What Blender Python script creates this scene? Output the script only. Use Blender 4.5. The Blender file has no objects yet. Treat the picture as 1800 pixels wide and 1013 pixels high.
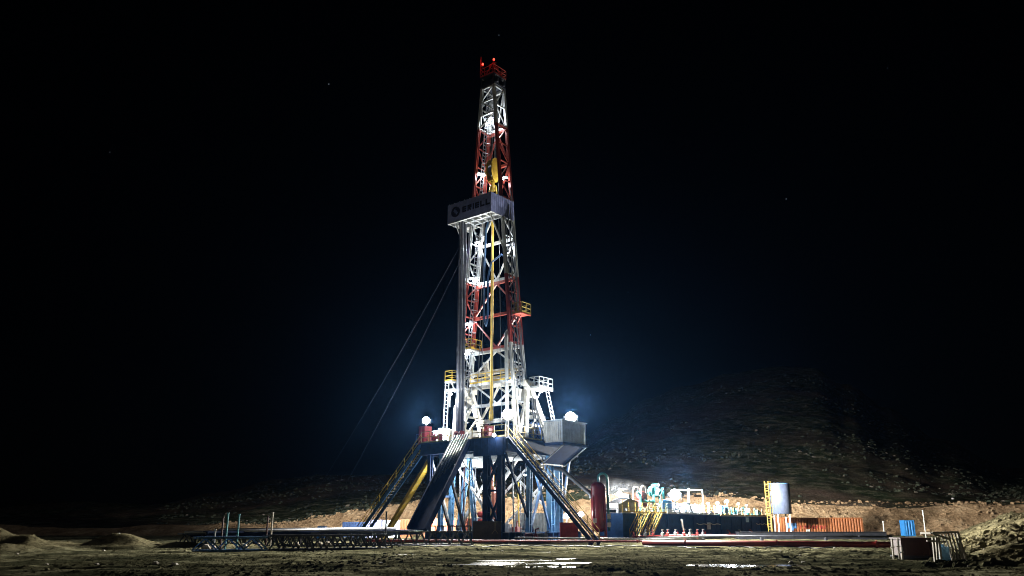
import bpy, math, random
import numpy as np
from mathutils import Vector, Matrix, noise
random.seed(7)
R = math.radians
scene = bpy.context.scene
col = scene.collection

# ------------------------------------------------------------------ camera
F_PX = 1420.0                       # focal length in pixels of the 1800 px wide photograph
PITCH = R(16.27)
cam_d = bpy.data.cameras.new('camera')
cam_d.sensor_width = 36.0
cam_d.lens = F_PX / 1800 * 36
cam_d.clip_start = 0.3
cam_d.clip_end = 3000
cam = bpy.data.objects.new('camera', cam_d)
cam.location = (0, 0, 1.7)
cam.rotation_euler = (R(90) + PITCH, 0, 0)
col.objects.link(cam)
scene.camera = cam

# ------------------------------------------------------------------ world: night sky with a few stars
SUN_EL, SUN_AZ = R(28), R(215)
world = bpy.data.worlds.new('World')
scene.world = world
world.use_nodes = True
wn, wl = world.node_tree.nodes, world.node_tree.links
wn.clear()
sky = wn.new('ShaderNodeTexSky')
sky.sky_type = 'NISHITA'
sky.sun_disc = False
sky.sun_elevation = SUN_EL
sky.sun_rotation = SUN_AZ
bg = wn.new('ShaderNodeBackground')
bg.inputs['Strength'].default_value = 0.00007
wl.new(sky.outputs[0], bg.inputs['Color'])
geo = wn.new('ShaderNodeTexCoord')
last = None
STARS = [(877, 62, .5), (578, 148, 1.0), (1382, 350, .9), (1104, 514, .55), (1038, 589, 1.1), (193, 268, .35), (1560, 120, .2), (330, 420, .2)]
for px, py, s in STARS:
    v = py - 506.5
    d = Vector((px - 900, F_PX * math.cos(PITCH) + v * math.sin(PITCH), F_PX * math.sin(PITCH) - v * math.cos(PITCH))).normalized()
    dot = wn.new('ShaderNodeVectorMath'); dot.operation = 'DISTANCE'
    wl.new(geo.outputs['Generated'], dot.inputs[0]); dot.inputs[1].default_value = d
    lt = wn.new('ShaderNodeMath'); lt.operation = 'LESS_THAN'; lt.inputs[1].default_value = 0.00048
    wl.new(dot.outputs['Value'], lt.inputs[0])
    ml = wn.new('ShaderNodeMath'); ml.operation = 'MULTIPLY'; ml.inputs[1].default_value = s * 0.35
    wl.new(lt.outputs[0], ml.inputs[0])
    if last is None:
        last = ml
    else:
        ad = wn.new('ShaderNodeMath'); ad.operation = 'ADD'
        wl.new(last.outputs[0], ad.inputs[0]); wl.new(ml.outputs[0], ad.inputs[1]); last = ad
sb = wn.new('ShaderNodeBackground'); sb.inputs['Color'].default_value = (.8, .88, 1, 1)
wl.new(last.outputs[0], sb.inputs['Strength'])
addsh = wn.new('ShaderNodeAddShader')
wl.new(bg.outputs[0], addsh.inputs[0]); wl.new(sb.outputs[0], addsh.inputs[1])
wo = wn.new('ShaderNodeOutputWorld')
wl.new(addsh.outputs[0], wo.inputs['Surface'])

# one sun lamp, standing in for a weak moon, from the same direction as the sky's
sun_d = bpy.data.lights.new('moon', 'SUN')
sun_d.energy = 0.07
sun_d.angle = R(0.5)
sun_d.color = (1, .93, .82)
sun = bpy.data.objects.new('moon', sun_d)
sd = Vector((math.sin(SUN_AZ) * math.cos(SUN_EL), math.cos(SUN_AZ) * math.cos(SUN_EL), math.sin(SUN_EL)))
sun.rotation_euler = sd.to_track_quat('Z', 'Y').to_euler()
sun.location = (0, -20, 60)
col.objects.link(sun)

scene.view_settings.view_transform = 'Standard'
scene.view_settings.look = 'None'
scene.view_settings.exposure = 0.0
scene.view_settings.gamma = 1
scene.render.engine = 'CYCLES'
scene.cycles.max_bounces = 5
scene.cycles.volume_bounces = 0
scene.cycles.volume_step_rate = 4
scene.cycles.sample_clamp_indirect = 3
scene.cycles.caustics_reflective = False
scene.cycles.caustics_refractive = False
scene.cycles.use_denoising = True
scene.cycles.filter_width = 1.05

# ------------------------------------------------------------------ materials
def new_mat(name):
    m = bpy.data.materials.new(name); m.use_nodes = True
    nt = m.node_tree; nt.nodes.clear()
    out = nt.nodes.new('ShaderNodeOutputMaterial')
    return m, nt, out

def nnode(nt, scale, detail=4, rough=.6, coord='Object', vscale=None):
    tc = nt.nodes.new('ShaderNodeTexCoord')
    n = nt.nodes.new('ShaderNodeTexNoise')
    n.inputs['Scale'].default_value = scale; n.inputs['Detail'].default_value = detail; n.inputs['Roughness'].default_value = rough
    if vscale:
        mp = nt.nodes.new('ShaderNodeMapping'); mp.inputs['Scale'].default_value = vscale
        nt.links.new(tc.outputs[coord], mp.inputs[0]); nt.links.new(mp.outputs[0], n.inputs['Vector'])
    else:
        nt.links.new(tc.outputs[coord], n.inputs['Vector'])
    return n

def ramp(nt, src, stops):
    r = nt.nodes.new('ShaderNodeValToRGB')
    e = r.color_ramp.elements
    while len(e) > 1: e.remove(e[-1])
    e[0].position = stops[0][0]; e[0].color = (*stops[0][1], 1)
    for p, c in stops[1:]:
        k = e.new(p); k.color = (*c, 1)
    nt.links.new(src, r.inputs[0])
    return r

def mixc(nt, fac, a, b):
    m = nt.nodes.new('ShaderNodeMix'); m.data_type = 'RGBA'
    if hasattr(fac, 'links'): nt.links.new(fac, m.inputs[0])
    else: m.inputs[0].default_value = fac
    for s, v in ((m.inputs[6], a), (m.inputs[7], b)):
        if isinstance(v, tuple): s.default_value = (*v, 1)
        else: nt.links.new(v, s)
    return m.outputs[2]

def paint(name, c, wear=.35, rust=(.10, .045, .025), rough=.45, metal=0.0, scale=1.6, spec=.4):
    m, nt, out = new_mat(name)
    p = nt.nodes.new('ShaderNodeBsdfPrincipled')
    dark = tuple(x * .62 for x in c)
    n1 = nnode(nt, scale, 5, .7)
    r1 = ramp(nt, n1.outputs[0], [(.35, dark), (.62, c)])
    n2 = nnode(nt, scale * 3.1, 6, .75, vscale=(1, 1, .35))
    r2 = ramp(nt, n2.outputs[0], [(.60 - wear * .12, (0, 0, 0)), (.72 - wear * .08, (1, 1, 1))])
    sc = nt.nodes.new('ShaderNodeMath'); sc.operation = 'MULTIPLY'; sc.inputs[1].default_value = min(1, wear * 1.7)
    nt.links.new(r2.outputs[0], sc.inputs[0])
    nt.links.new(mixc(nt, sc.outputs[0], r1.outputs[0], rust), p.inputs['Base Color'])
    p.inputs['Roughness'].default_value = rough; p.inputs['Metallic'].default_value = metal; p.inputs['Specular IOR Level'].default_value = spec
    b = nt.nodes.new('ShaderNodeBump'); b.inputs['Strength'].default_value = .25; b.inputs['Distance'].default_value = .03
    nt.links.new(n2.outputs[0], b.inputs['Height']); nt.links.new(b.outputs[0], p.inputs['Normal'])
    nt.links.new(p.outputs[0], out.inputs[0])
    return m

def glow(name, c, s):
    m, nt, out = new_mat(name)
    e = nt.nodes.new('ShaderNodeEmission'); e.inputs[0].default_value = (*c, 1); e.inputs[1].default_value = s
    nt.links.new(e.outputs[0], out.inputs[0])
    return m

M = dict(
    white=paint('white_paint', (.50, .51, .50), .35, (.22, .17, .12)),
    cream=paint('cream_white_paint', (.46, .43, .36), .55, (.13, .09, .06), scale=2.4),
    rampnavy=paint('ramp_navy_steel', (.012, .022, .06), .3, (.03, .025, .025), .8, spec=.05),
    red=paint('red_paint', (.33, .055, .04), .25, (.12, .05, .035)),
    dred=paint('dark_red_paint', (.20, .022, .022), .4),
    sepred=paint('separator_red_paint', (.17, .012, .015), .3, (.10, .03, .025), .35),
    maroon=paint('maroon_paint', (.05, .012, .012), .5),
    brred=paint('bright_red_paint', (.50, .05, .035), .3),
    blue=paint('blue_paint', (.07, .17, .36), .35, (.05, .05, .06)),
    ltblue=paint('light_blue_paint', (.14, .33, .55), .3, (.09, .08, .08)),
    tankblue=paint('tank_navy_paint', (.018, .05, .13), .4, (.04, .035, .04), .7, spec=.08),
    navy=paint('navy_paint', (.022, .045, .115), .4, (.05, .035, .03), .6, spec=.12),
    panel=paint('wind_wall_sheet', (.27, .31, .58), .12, (.12, .12, .18)),
    ink=paint('dark_lettering', (.015, .018, .05), 0),
    teal=paint('teal_paint', (.05, .24, .26), .25),
    yellow=paint('yellow_paint', (.62, .40, .05), .3),
    dkyel=paint('worn_yellow_paint', (.30, .215, .05), .5),
    steel=paint('bare_steel', (.30, .31, .33), .35, (.16, .11, .08), .38, .6),
    pipe=paint('drill_pipe_steel', (.27, .28, .31), .3, (.14, .11, .10), .45, .2),
    pipedark=paint('dark_drill_pipe_steel', (.06, .065, .09), .3, (.05, .04, .04), .5),
    dark=paint('dark_steel', (.045, .05, .065), .4, (.07, .04, .03), .4, .3),
    black=paint('black_rubber', (.02, .02, .022), .1, (.03, .03, .03), .6),
    olive=paint('olive_canvas', (.09, .075, .04), .3, (.04, .03, .02), .8),
    shell=paint('tank_shell_paint', (.08, .10, .16), .25, (.18, .17, .17), .4, .2, .8),
    house=paint('cabin_sheet', (.40, .46, .55), .15, (.3, .3, .28)),
    orange=paint('rusty_orange_sheet', (.15, .05, .016), .45, (.12, .04, .02), .5),
    salmon=paint('salmon_sheet', (.55, .16, .09), .3),
    skyblue=paint('bright_blue_sheet', (.012, .11, .30), .15, (.02, .08, .2)),
    wood=paint('bleached_timber', (.42, .38, .32), .4, (.12, .09, .06), .8),
    rope=paint('wire_rope', (.20, .21, .22), .2, (.1, .1, .1), .5, .3),
    lamp=glow('lamp_glass', (.92, .97, 1), 55),
    lampw=glow('warm_lamp_glass', (1, .95, .85), 30),
    tube=glow('tube_lamp_glass', (.82, .92, 1), 28),
    redlamp=glow('red_beacon_glass', (1, .05, .03), 5),
    violet=glow('violet_lamp_glass', (.25, .12, 1), 4),
)

# ------------------------------------------------------------------ mesh builder
class MB:
    def __init__(s): s.v = []; s.f = []
    def add(s, vs, fs):
        b = len(s.v); s.v += [tuple(v) for v in vs]; s.f += [tuple(i + b for i in f) for f in fs]; return s
    def box(s, x0, x1, y0, y1, z0, z1):
        return s.add([(x0, y0, z0), (x1, y0, z0), (x1, y1, z0), (x0, y1, z0), (x0, y0, z1), (x1, y0, z1), (x1, y1, z1), (x0, y1, z1)],
                     [(3, 2, 1, 0), (4, 5, 6, 7), (0, 1, 5, 4), (1, 2, 6, 5), (2, 3, 7, 6), (3, 0, 4, 7)])
    def bar(s, a, b, w, h=None, up=(0, 0, 1)):
        a = Vector(a); b = Vector(b); h = h or w
        d = (b - a).normalized(); up = Vector(up)
        if abs(d.dot(up)) > .98: up = Vector((1, 0, 0))
        r = d.cross(up).normalized(); u = r.cross(d)
        vs = []
        for p in (a, b):
            for i, j in ((-1, -1), (1, -1), (1, 1), (-1, 1)):
                vs.append(p + r * (w / 2 * i) + u * (h / 2 * j))
        return s.add(vs, [(3, 2, 1, 0), (4, 5, 6, 7), (0, 1, 5, 4), (1, 2, 6, 5), (2, 3, 7, 6), (3, 0, 4, 7)])
    def ibeam(s, a, b, w, h, up=(0, 0, 1), t=.05):
        a = Vector(a); b = Vector(b); d = (b - a).normalized(); up = Vector(up)
        if abs(d.dot(up)) > .98: up = Vector((1, 0, 0))
        r = d.cross(up).normalized(); u = r.cross(d)
        o = u * (h / 2 - t / 2)
        s.bar(a + o, b + o, w, t, up); s.bar(a - o, b - o, w, t, up)
        return s.bar(a, b, t, h - 2 * t, up)
    def tube(s, pts, r, n=8, caps=True):
        pts = [Vector(p) for p in pts]
        k = len(pts); rings = []
        prev = None
        for i, p in enumerate(pts):
            d = (pts[min(i + 1, k - 1)] - pts[max(i - 1, 0)]).normalized()
            if prev is None:
                ref = Vector((0, 0, 1)) if abs(d.z) < .9 else Vector((1, 0, 0))
                a = d.cross(ref).normalized()
            else:
                a = (prev - d * prev.dot(d)).normalized()
            prev = a; b = d.cross(a)
            rr = r[i] if isinstance(r, (list, tuple)) else r
            rings.append([p + (a * math.cos(2 * math.pi * j / n) + b * math.sin(2 * math.pi * j / n)) * rr for j in range(n)])
        vs = [v for g in rings for v in g]
        fs = [(i * n + j, i * n + (j + 1) % n, (i + 1) * n + (j + 1) % n, (i + 1) * n + j) for i in range(k - 1) for j in range(n)]
        if caps: fs += [tuple(range(n))[::-1], tuple((k - 1) * n + j for j in range(n))]
        return s.add(vs, fs)
    def rail(s, a, b, h=1.1, step=1.5, t=.055, toe=True):
        a = Vector(a); b = Vector(b); L = (b - a).length; n = max(1, round(L / step))
        for i in range(n + 1):
            p = a + (b - a) * (i / n)
            s.bar(p, p + Vector((0, 0, h)), t)
        for hh in (h, h * .52):
            s.bar(a + Vector((0, 0, hh)), b + Vector((0, 0, hh)), t * .9)
        if toe: s.bar(a + Vector((0, 0, .09)), b + Vector((0, 0, .09)), t * .5, .16)
        return s
    def corr(s, p, ud, L, z0, z1, nd, pitch=.28, depth=.045):
        """corrugated sheet from point p along unit ud, length L; nd outward"""
        p = Vector(p); ud = Vector(ud); nd = Vector(nd)
        prof = []; x = 0
        while x < L - 1e-6:
            for dx, dd in ((0, 0), (.35, 0), (.5, 1), (.85, 1)):
                if x + dx * pitch < L: prof.append((x + dx * pitch, dd * depth))
            x += pitch
        prof.append((L, 0))
        vs = []
        for q, d in prof:
            b = p + ud * q + nd * d
            vs += [(b.x, b.y, z0), (b.x, b.y, z1)]
        return s.add(vs, [(2 * i, 2 * i + 2, 2 * i + 3, 2 * i + 1) for i in range(len(prof) - 1)])
    def build(s, name, mat, parent=None, smooth=False, loc=None, rot=None):
        me = bpy.data.meshes.new(name)
        base = Vector(parent['_b']) if parent is not None and '_b' in parent.keys() else Vector(loc or (0, 0, 0))
        me.from_pydata([tuple(Vector(v) - base) for v in s.v], [], s.f)
        me.materials.append(mat)
        if smooth:
            for p in me.polygons: p.use_smooth = True
        me.update()
        o = bpy.data.objects.new(name, me); col.objects.link(o)
        if parent is not None:
            o.parent = parent; o['_b'] = list(base)
        return o

RZ = R(51.0)
RIG_O = Vector((-2.78, 83.26, 0))
RIGM = Matrix.Translation(RIG_O) @ Matrix.Rotation(RZ, 4, 'Z')
WM = Matrix.Identity(4)

def tag(o, label, cat, group=None, kind=None):
    if label: o['label'] = label
    if cat: o['category'] = cat
    if group: o['group'] = group
    if kind: o['kind'] = kind
    return o

def thing(name, label, cat, base=(0, 0, 0), frame=RIGM, group=None):
    """an Empty at the thing's base; meshes are given in the frame's coordinates"""
    o = bpy.data.objects.new(name, None); col.objects.link(o)
    o.empty_display_size = .3
    o.matrix_world = frame @ Matrix.Translation(Vector(base))
    o['_b'] = list(base)
    return tag(o, label, cat, group)

def single(mb, name, mat, label, cat, base, frame=RIGM, group=None, smooth=False, kind=None):
    o = mb.build(name, mat, loc=base, smooth=smooth)
    o.matrix_world = frame @ Matrix.Translation(Vector(base))
    return tag(o, label, cat, group, kind)

def rig(x, y, z=0): return RIGM @ Vector((x, y, z))
def at(px, Y, py=None):
    """world point at distance Y seen near the ground line at photo pixel px (and height at row py)"""
    X = (px - 900) / 1490 * Y
    return X if py is None else (X, 1.7 + (921 - py) / 1541 * Y)

def copy_tree(o, loc, rotz=None):
    c = o.copy(); col.objects.link(c); c.location = loc
    if rotz is not None: c.rotation_euler = (0, 0, rotz)
    for ch in o.children:
        d = ch.copy(); col.objects.link(d); d.parent = c
        for g in ch.children:
            e = g.copy(); col.objects.link(e); e.parent = d
    return c

GAIN = 1.0
def light(parent, p, power, color=(.86, .94, 1), radius=.25, spot=None, aim=None):
    d = bpy.data.lights.new('light', 'SPOT' if spot else 'POINT')
    d.energy = power * GAIN; d.color = color; d.shadow_soft_size = radius
    if spot: d.spot_size = R(spot); d.spot_blend = .6
    o = bpy.data.objects.new('light', d); col.objects.link(o)
    o.parent = parent
    o.location = Vector(p) - Vector(parent['_b'])
    if aim is not None:
        o.rotation_euler = (-(Vector(aim).normalized())).to_track_quat('Z', 'Y').to_euler()
    return o

exec_order = []
# ================================================================== TERRAIN
def lerp_tab(tab, x):
    if x <= tab[0][0]: return tab[0][1]
    for (a, b), (c, d) in zip(tab, tab[1:]):
        if x <= c:
            t = (x - a) / (c - a); t = t * t * (3 - 2 * t)
            return b + (d - b) * t
    return tab[-1][1]
BANK_TOP = [(-400, 925), (250, 925), (430, 924), (480, 921), (560, 911), (640, 898), (700, 887), (760, 879), (900, 868), (1040, 861), (1200, 873), (1300, 877), (1400, 885), (1700, 887), (2200, 889)]
RIDGE = [(-400, 912), (250, 885), (380, 868), (480, 845), (560, 836), (740, 833), (860, 828), (950, 800), (1030, 762), (1090, 728), (1150, 693), (1220, 668), (1300, 643), (1400, 629), (1460, 634), (1520, 665), (1590, 710), (1680, 770), (1800, 825), (2200, 860)]
PUD = [(935, 38.6, 4.0, 2.0), (800, 37.0, 1.7, 1.0), (975, 54.5, 2.6, 2.6), (1312, 37.3, 3.0, 1.7), (880, 34.5, 1.3, .9), (850, 59, 1.0, 1.2), (1190, 60, .8, 1.0), (700, 50.5, 1.2, .8), (1010, 44, 1.0, .8), (905, 42.5, 2.2, 1.0), (955, 35.8, 1.6, .7)]
def nz(x, y, s, seed=0): return noise.noise(Vector((x * s + seed * 17.3, y * s - seed * 9.1, seed * 3.7)))
def height(X, Y):
    r = X / max(Y, 1); px = 900 + 1490 * r if Y > 8 else 900 + 30 * X
    h = .10 * nz(X, Y * 1.3, .35, 1) + .07 * nz(X, Y, .09, 2) + .045 * nz(X, Y * 1.4, 1.3, 3) + .05 * (.4 - abs(nz(X * .6, Y, .9, 9))) 
    if 24 < Y < 75:
        for k, (y0, am, fr, ph) in enumerate(((36.5, 1.6, .11, 0), (38.6, 1.6, .11, 0), (43, 3.0, .07, 1.2), (45.2, 3.0, .07, 1.2), (50, 2.2, .09, 2.4), (52.2, 2.2, .09, 2.4), (33, 1.2, .15, 3.1), (57, 3, .05, .5), (59.4, 3, .05, .5))):
            d_ = (Y - y0 - am * math.sin(X * fr + ph) - .5 * nz(X, 0, .3, 40 + k)) / .32
            if abs(d_) < 3: h += -.07 * math.exp(-d_ * d_) + .035 * math.exp(-(abs(d_) - 1.4) ** 2 * 3)
        q = ((X - 19) / 9) ** 2 + ((Y - 50) / 6) ** 2
        if q < 3: h += math.exp(-q) * (.16 - .5 * abs(nz(X, Y * 1.3, .7, 51)) + .12 * nz(X, Y, 2.2, 52))
    for ppx, pY, a, b in PUD:
        dx = (X - at(ppx, pY)) / a; dy = (Y - pY) / b
        q = dx * dx + dy * dy
        if q < 4: h -= .11 * math.exp(-q * 1.1)
    Yb = 127 + 2.5 * nz(X, 0, .06, 5)
    if Y > Yb:
        hb = 1.7 + (921 - lerp_tab(BANK_TOP, px)) / 1541 * (Yb + 6) + .5 * nz(X, Y, .12, 6)
        hb = max(hb, .3)
        t = min(1, (Y - Yb) / 6)
        t = t ** .75
        gul = abs(nz(X, Y * .3, .55, 7)) * .9 + abs(nz(X, Y, 1.3, 8)) * .35
        h += hb * t - gul * t * (1 - t) * 5.0
        if Y > Yb + 6:
            H = 1.7 + (921 - lerp_tab(RIDGE, px)) / 1541 * 330
            s = (Y - Yb - 6) / (330 - Yb - 6)
            if s <= 1: h += (H - hb) * s ** 1.05
            else: h += (H - hb) * (1 - min(1, (s - 1) * 1.6) ** 2 * .9)
            rel = min(1, s * 4)
            h += rel * (1.2 * nz(X, Y, .035, 11) + .9 * abs(nz(X * .5, Y, .14, 12)) + .35 * nz(X, Y, .5, 13))
    # spoil heap on the right, close to the camera
    u = (X - 24) / 9; w = (Y - 62)
    if X > 14:
        base = max(0, (px - 1668) / 120) if Y < 58 else max(0, (px - 1640) / 150)
        m = min(1, base) * min(1, max(0, (Y - 24) / 22)) * min(1, max(0, (127 - Y) / 30))
        m = m * m * (3 - 2 * m)
        rough = .8 * nz(X, Y, .16, 21) + .55 * abs(nz(X, Y, .5, 22)) + .25 * nz(X, Y, 1.4, 23) + .1 * nz(X, Y, 3.2, 25)
        top = .2 + max(0, (Y - 30)) * .034
        h += m * (top + rough)
    # low berms on the left
    if X < -14 and 36 < Y < 90:
        for bx, by, la, lb, hh in ((-33, 54, 4.2, 1.8, 1.0), (-27.5, 59, 2.4, 1.3, .75), (-30.5, 50, 3.8, 1.3, .38), (-40, 60, 8, 3, 1.2), (-22, 60, 4.5, 1.4, .3)):
            q = ((X - bx) / la) ** 2 + ((Y - by) / lb) ** 2
            if q < 5: h += hh * math.exp(-q) * (1 + .7 * nz(X, Y, .6, 31))
    return h

rows = list(np.concatenate([np.linspace(-60, 22, 18)[:-1], np.linspace(22, 70, 190)[:-1], np.linspace(70, 124, 90)[:-1], np.linspace(124, 140, 44)[:-1], 140 + (np.linspace(0, 1, 120) ** 1.35) * 420]))
cols = np.linspace(-1.02, 1.02, 640)
P = []
for Yv in rows:
    wdt = max(Yv, 0) * .93 + 34
    for c in cols:
        Xv = float(c * wdt); P.append((Xv, float(Yv), height(Xv, float(Yv))))
nc = len(cols)
def strip(r0, r1):
    me_v = P[r0 * nc:(r1 + 1) * nc]
    fs = [(i * nc + j, i * nc + j + 1, (i + 1) * nc + j + 1, (i + 1) * nc + j) for i in range(r1 - r0) for j in range(nc - 1)]
    return me_v, fs
def terr(name, r0, r1, mat):
    v, f = strip(r0, r1)
    me = bpy.data.meshes.new(name); me.from_pydata(v, [], f); me.materials.append(mat)
    for p in me.polygons: p.use_smooth = True
    o = bpy.data.objects.new(name, me); col.objects.link(o); o['kind'] = 'structure'
    return o

def soil(name, stops, scale, bump=.6, dist=.25, extra=None, stretch=(1, 1, 1), rough=.92, wet=False, spec=.3, high_tan=None, low=.12):
    m, nt, out = new_mat(name)
    p = nt.nodes.new('ShaderNodeBsdfPrincipled')
    p.inputs['Roughness'].default_value = rough
    p.inputs['Specular IOR Level'].default_value = spec
    n = nnode(nt, scale, 9, .68, vscale=stretch)
    c = ramp(nt, n.outputs[0], stops).outputs[0]
    if extra:
        n2 = nnode(nt, extra[0], 8, .7, vscale=extra[3] if len(extra) > 3 else None)
        f = ramp(nt, n2.outputs[0], [(extra[1][0], (0, 0, 0)), (extra[1][1], (1, 1, 1))])
        c = mixc(nt, f.outputs[0], c, extra[2])
    if high_tan:  # blends in a tan tone where the ground stands higher
        gp_ = nt.nodes.new('ShaderNodeNewGeometry'); sx = nt.nodes.new('ShaderNodeSeparateXYZ'); nt.links.new(gp_.outputs['Position'], sx.inputs[0])
        nd = nnode(nt, .5, 6, .7); a_ = nt.nodes.new('ShaderNodeMath'); a_.operation = 'MULTIPLY_ADD'; a_.inputs[1].default_value = .5; nt.links.new(nd.outputs[0], a_.inputs[0]); nt.links.new(sx.outputs[2], a_.inputs[2])
        f = ramp(nt, a_.outputs[0], [(.40, (0, 0, 0)), (.62, (.8, .8, .8))])
        c = mixc(nt, f.outputs[0], c, high_tan)
    n3 = nnode(nt, scale * 4.3, 8, .75)
    c2 = mixc(nt, ramp(nt, n3.outputs[0], [(.36, (0, 0, 0)), (.62, (1, 1, 1))]).outputs[0], (low, low, low), (1, 1, 1))
    mu = nt.nodes.new('ShaderNodeMix'); mu.data_type = 'RGBA'; mu.blend_type = 'MULTIPLY'; mu.inputs[0].default_value = .8
    nt.links.new(c, mu.inputs[6]); nt.links.new(c2, mu.inputs[7])
    nt.links.new(mu.outputs[2], p.inputs['Base Color'])
    if wet:
        nw = nnode(nt, .12, 6, .6)
        rw = ramp(nt, nw.outputs[0], [(.40, (.38, .38, .38)), (.6, (.85, .85, .85))])
        nt.links.new(rw.outputs[0], p.inputs['Roughness'])
    ad = nt.nodes.new('ShaderNodeMath'); ad.operation = 'ADD'
    nt.links.new(n.outputs[0], ad.inputs[0]); nt.links.new(n3.outputs[0], ad.inputs[1])
    b = nt.nodes.new('ShaderNodeBump'); b.inputs['Strength'].default_value = bump; b.inputs['Distance'].default_value = dist
    nt.links.new(ad.outputs[0], b.inputs['Height']); nt.links.new(b.outputs[0], p.inputs['Normal'])
    nt.links.new(p.outputs[0], out.inputs[0])
    return m
mud = soil('muddy_ground', [(.30, (.03, .03, .018)), (.43, (.11, .105, .06)), (.54, (.24, .225, .135)), (.66, (.42, .40, .25)), (.8, (.5, .47, .32))], .42, 1, .8,
           extra=(.085, (.50, .58), (.06, .062, .036)), stretch=(.5, 1, 1), rough=1, spec=0.0, high_tan=(.30, .26, .15))
clay = soil('cut_clay', [(.25, (.20, .125, .07)), (.5, (.44, .30, .18)), (.75, (.62, .47, .31))], .35, 1, 1.2, stretch=(1, .5, 1.6), spec=0, low=.45)
grass = soil('hill_turf', [(.36, (.018, .027, .012)), (.5, (.05, .062, .034)), (.60, (.17, .16, .11))], .55, 1, 2.5,
             extra=(.03, (.44, .62), (.12, .085, .065), (1, 1, 3.0)), stretch=(.6, .7, 2.0), spec=0, low=.3)
i0 = max(i for i, y in enumerate(rows) if y <= 126.2)
i1 = max(i for i, y in enumerate(rows) if y <= 133.5)
terr('ground', 0, i0, mud)
terr('bank', i0, i1, clay)
terr('hill', i1, len(rows) - 1, grass)

mw, nt, out = new_mat('puddle_water')
p = nt.nodes.new('ShaderNodeBsdfPrincipled'); p.inputs['Base Color'].default_value = (.03, .032, .025, 1); p.inputs['Roughness'].default_value = .16
nn = nnode(nt, 2.2, 3, .5); b = nt.nodes.new('ShaderNodeBump'); b.inputs['Strength'].default_value = .6; b.inputs['Distance'].default_value = .05
nt.links.new(nn.outputs[0], b.inputs['Height']); nt.links.new(b.outputs[0], p.inputs['Normal']); nt.links.new(p.outputs[0], out.inputs[0])
for k, (ppx, pY, a, bb) in enumerate(PUD):
    cx = at(ppx, pY); n = 28
    hz = height(cx, pY) * .4 - .008
    mb = MB(); vs = []
    for j in range(n):
        q = 2 * math.pi * j / n
        rr = 1 + .25 * nz(math.cos(q) * 2, math.sin(q) * 2, 1, k)
        vs.append((cx + math.cos(q) * a * rr, pY + math.sin(q) * bb * rr, hz))
    mb.add(vs, [tuple(range(n))])
    o = mb.build('puddle_water', mw); o['kind'] = 'structure'

# ================================================================== LIGHT FITTINGS
def flood(label, p, rad, power, frame=RIGM, post=None, rows_=2, color=(.86, .94, 1), mat='lamp', aim=(-.75, -.65), group='floodlights around the rig', base=None, up=0, wash=None):
    """bank of round floodlights on a post. p centre of the bank, aim = horizontal facing in the frame"""
    base = base or (p[0], p[1], post if post is not None else p[2] - rad)
    t = thing('floodlight', label, 'floodlight', base, frame, group)
    a = Vector((aim[0], aim[1], -.12)).normalized(); r_ = a.cross(Vector((0, 0, 1))).normalized(); u = r_.cross(a)
    c = Vector(p)
    MB().bar(base, c - Vector((0, 0, rad * .7)), .1).build('post', M['steel'], t)
    MB().bar(c - r_ * rad * 1.1 - a * .1 - u * 0, c + r_ * rad * 1.1 - a * .1, .09).build('crossbar', M['steel'], t)
    k = rows_; s = rad / k
    for i in range(k):
        for j in range(k):
            q = c + r_ * (2 * i - k + 1) * s + u * (2 * j - k + 1) * s
            h = MB().tube([q - a * .22, q - a * .1, q + a * .03], [s * .45, s * .85, s * .98], 14).build('lamp_housing', M['dark'], t)
            MB().tube([q + a * .032, q + a * .05, q + a * .08], [s * .93, s * .9, s * .6], 14).build('lamp_glass', M[mat], h)
    for s_ in (-1, 1): MB().bar(c + r_ * rad * 1.12 * s_ - a * .1 - u * rad * .9, c + r_ * rad * 1.12 * s_ - a * .1 + u * rad * .3, .07).build('yoke_arm', M['steel'], t)
    light(t, c + a * (.35 + rad * .3) * (0 if up else 1) + Vector((0, 0, rad + up if up else 0)), power, color, .3)
    for dr_, pw_, cone in wash or []:
        w_ = Vector(dr_).normalized()
        light(t, c + Vector((0, 0, rad + up)) + w_ * .5, pw_, (1, .96, .86), .4, cone, w_)
    return t

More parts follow.
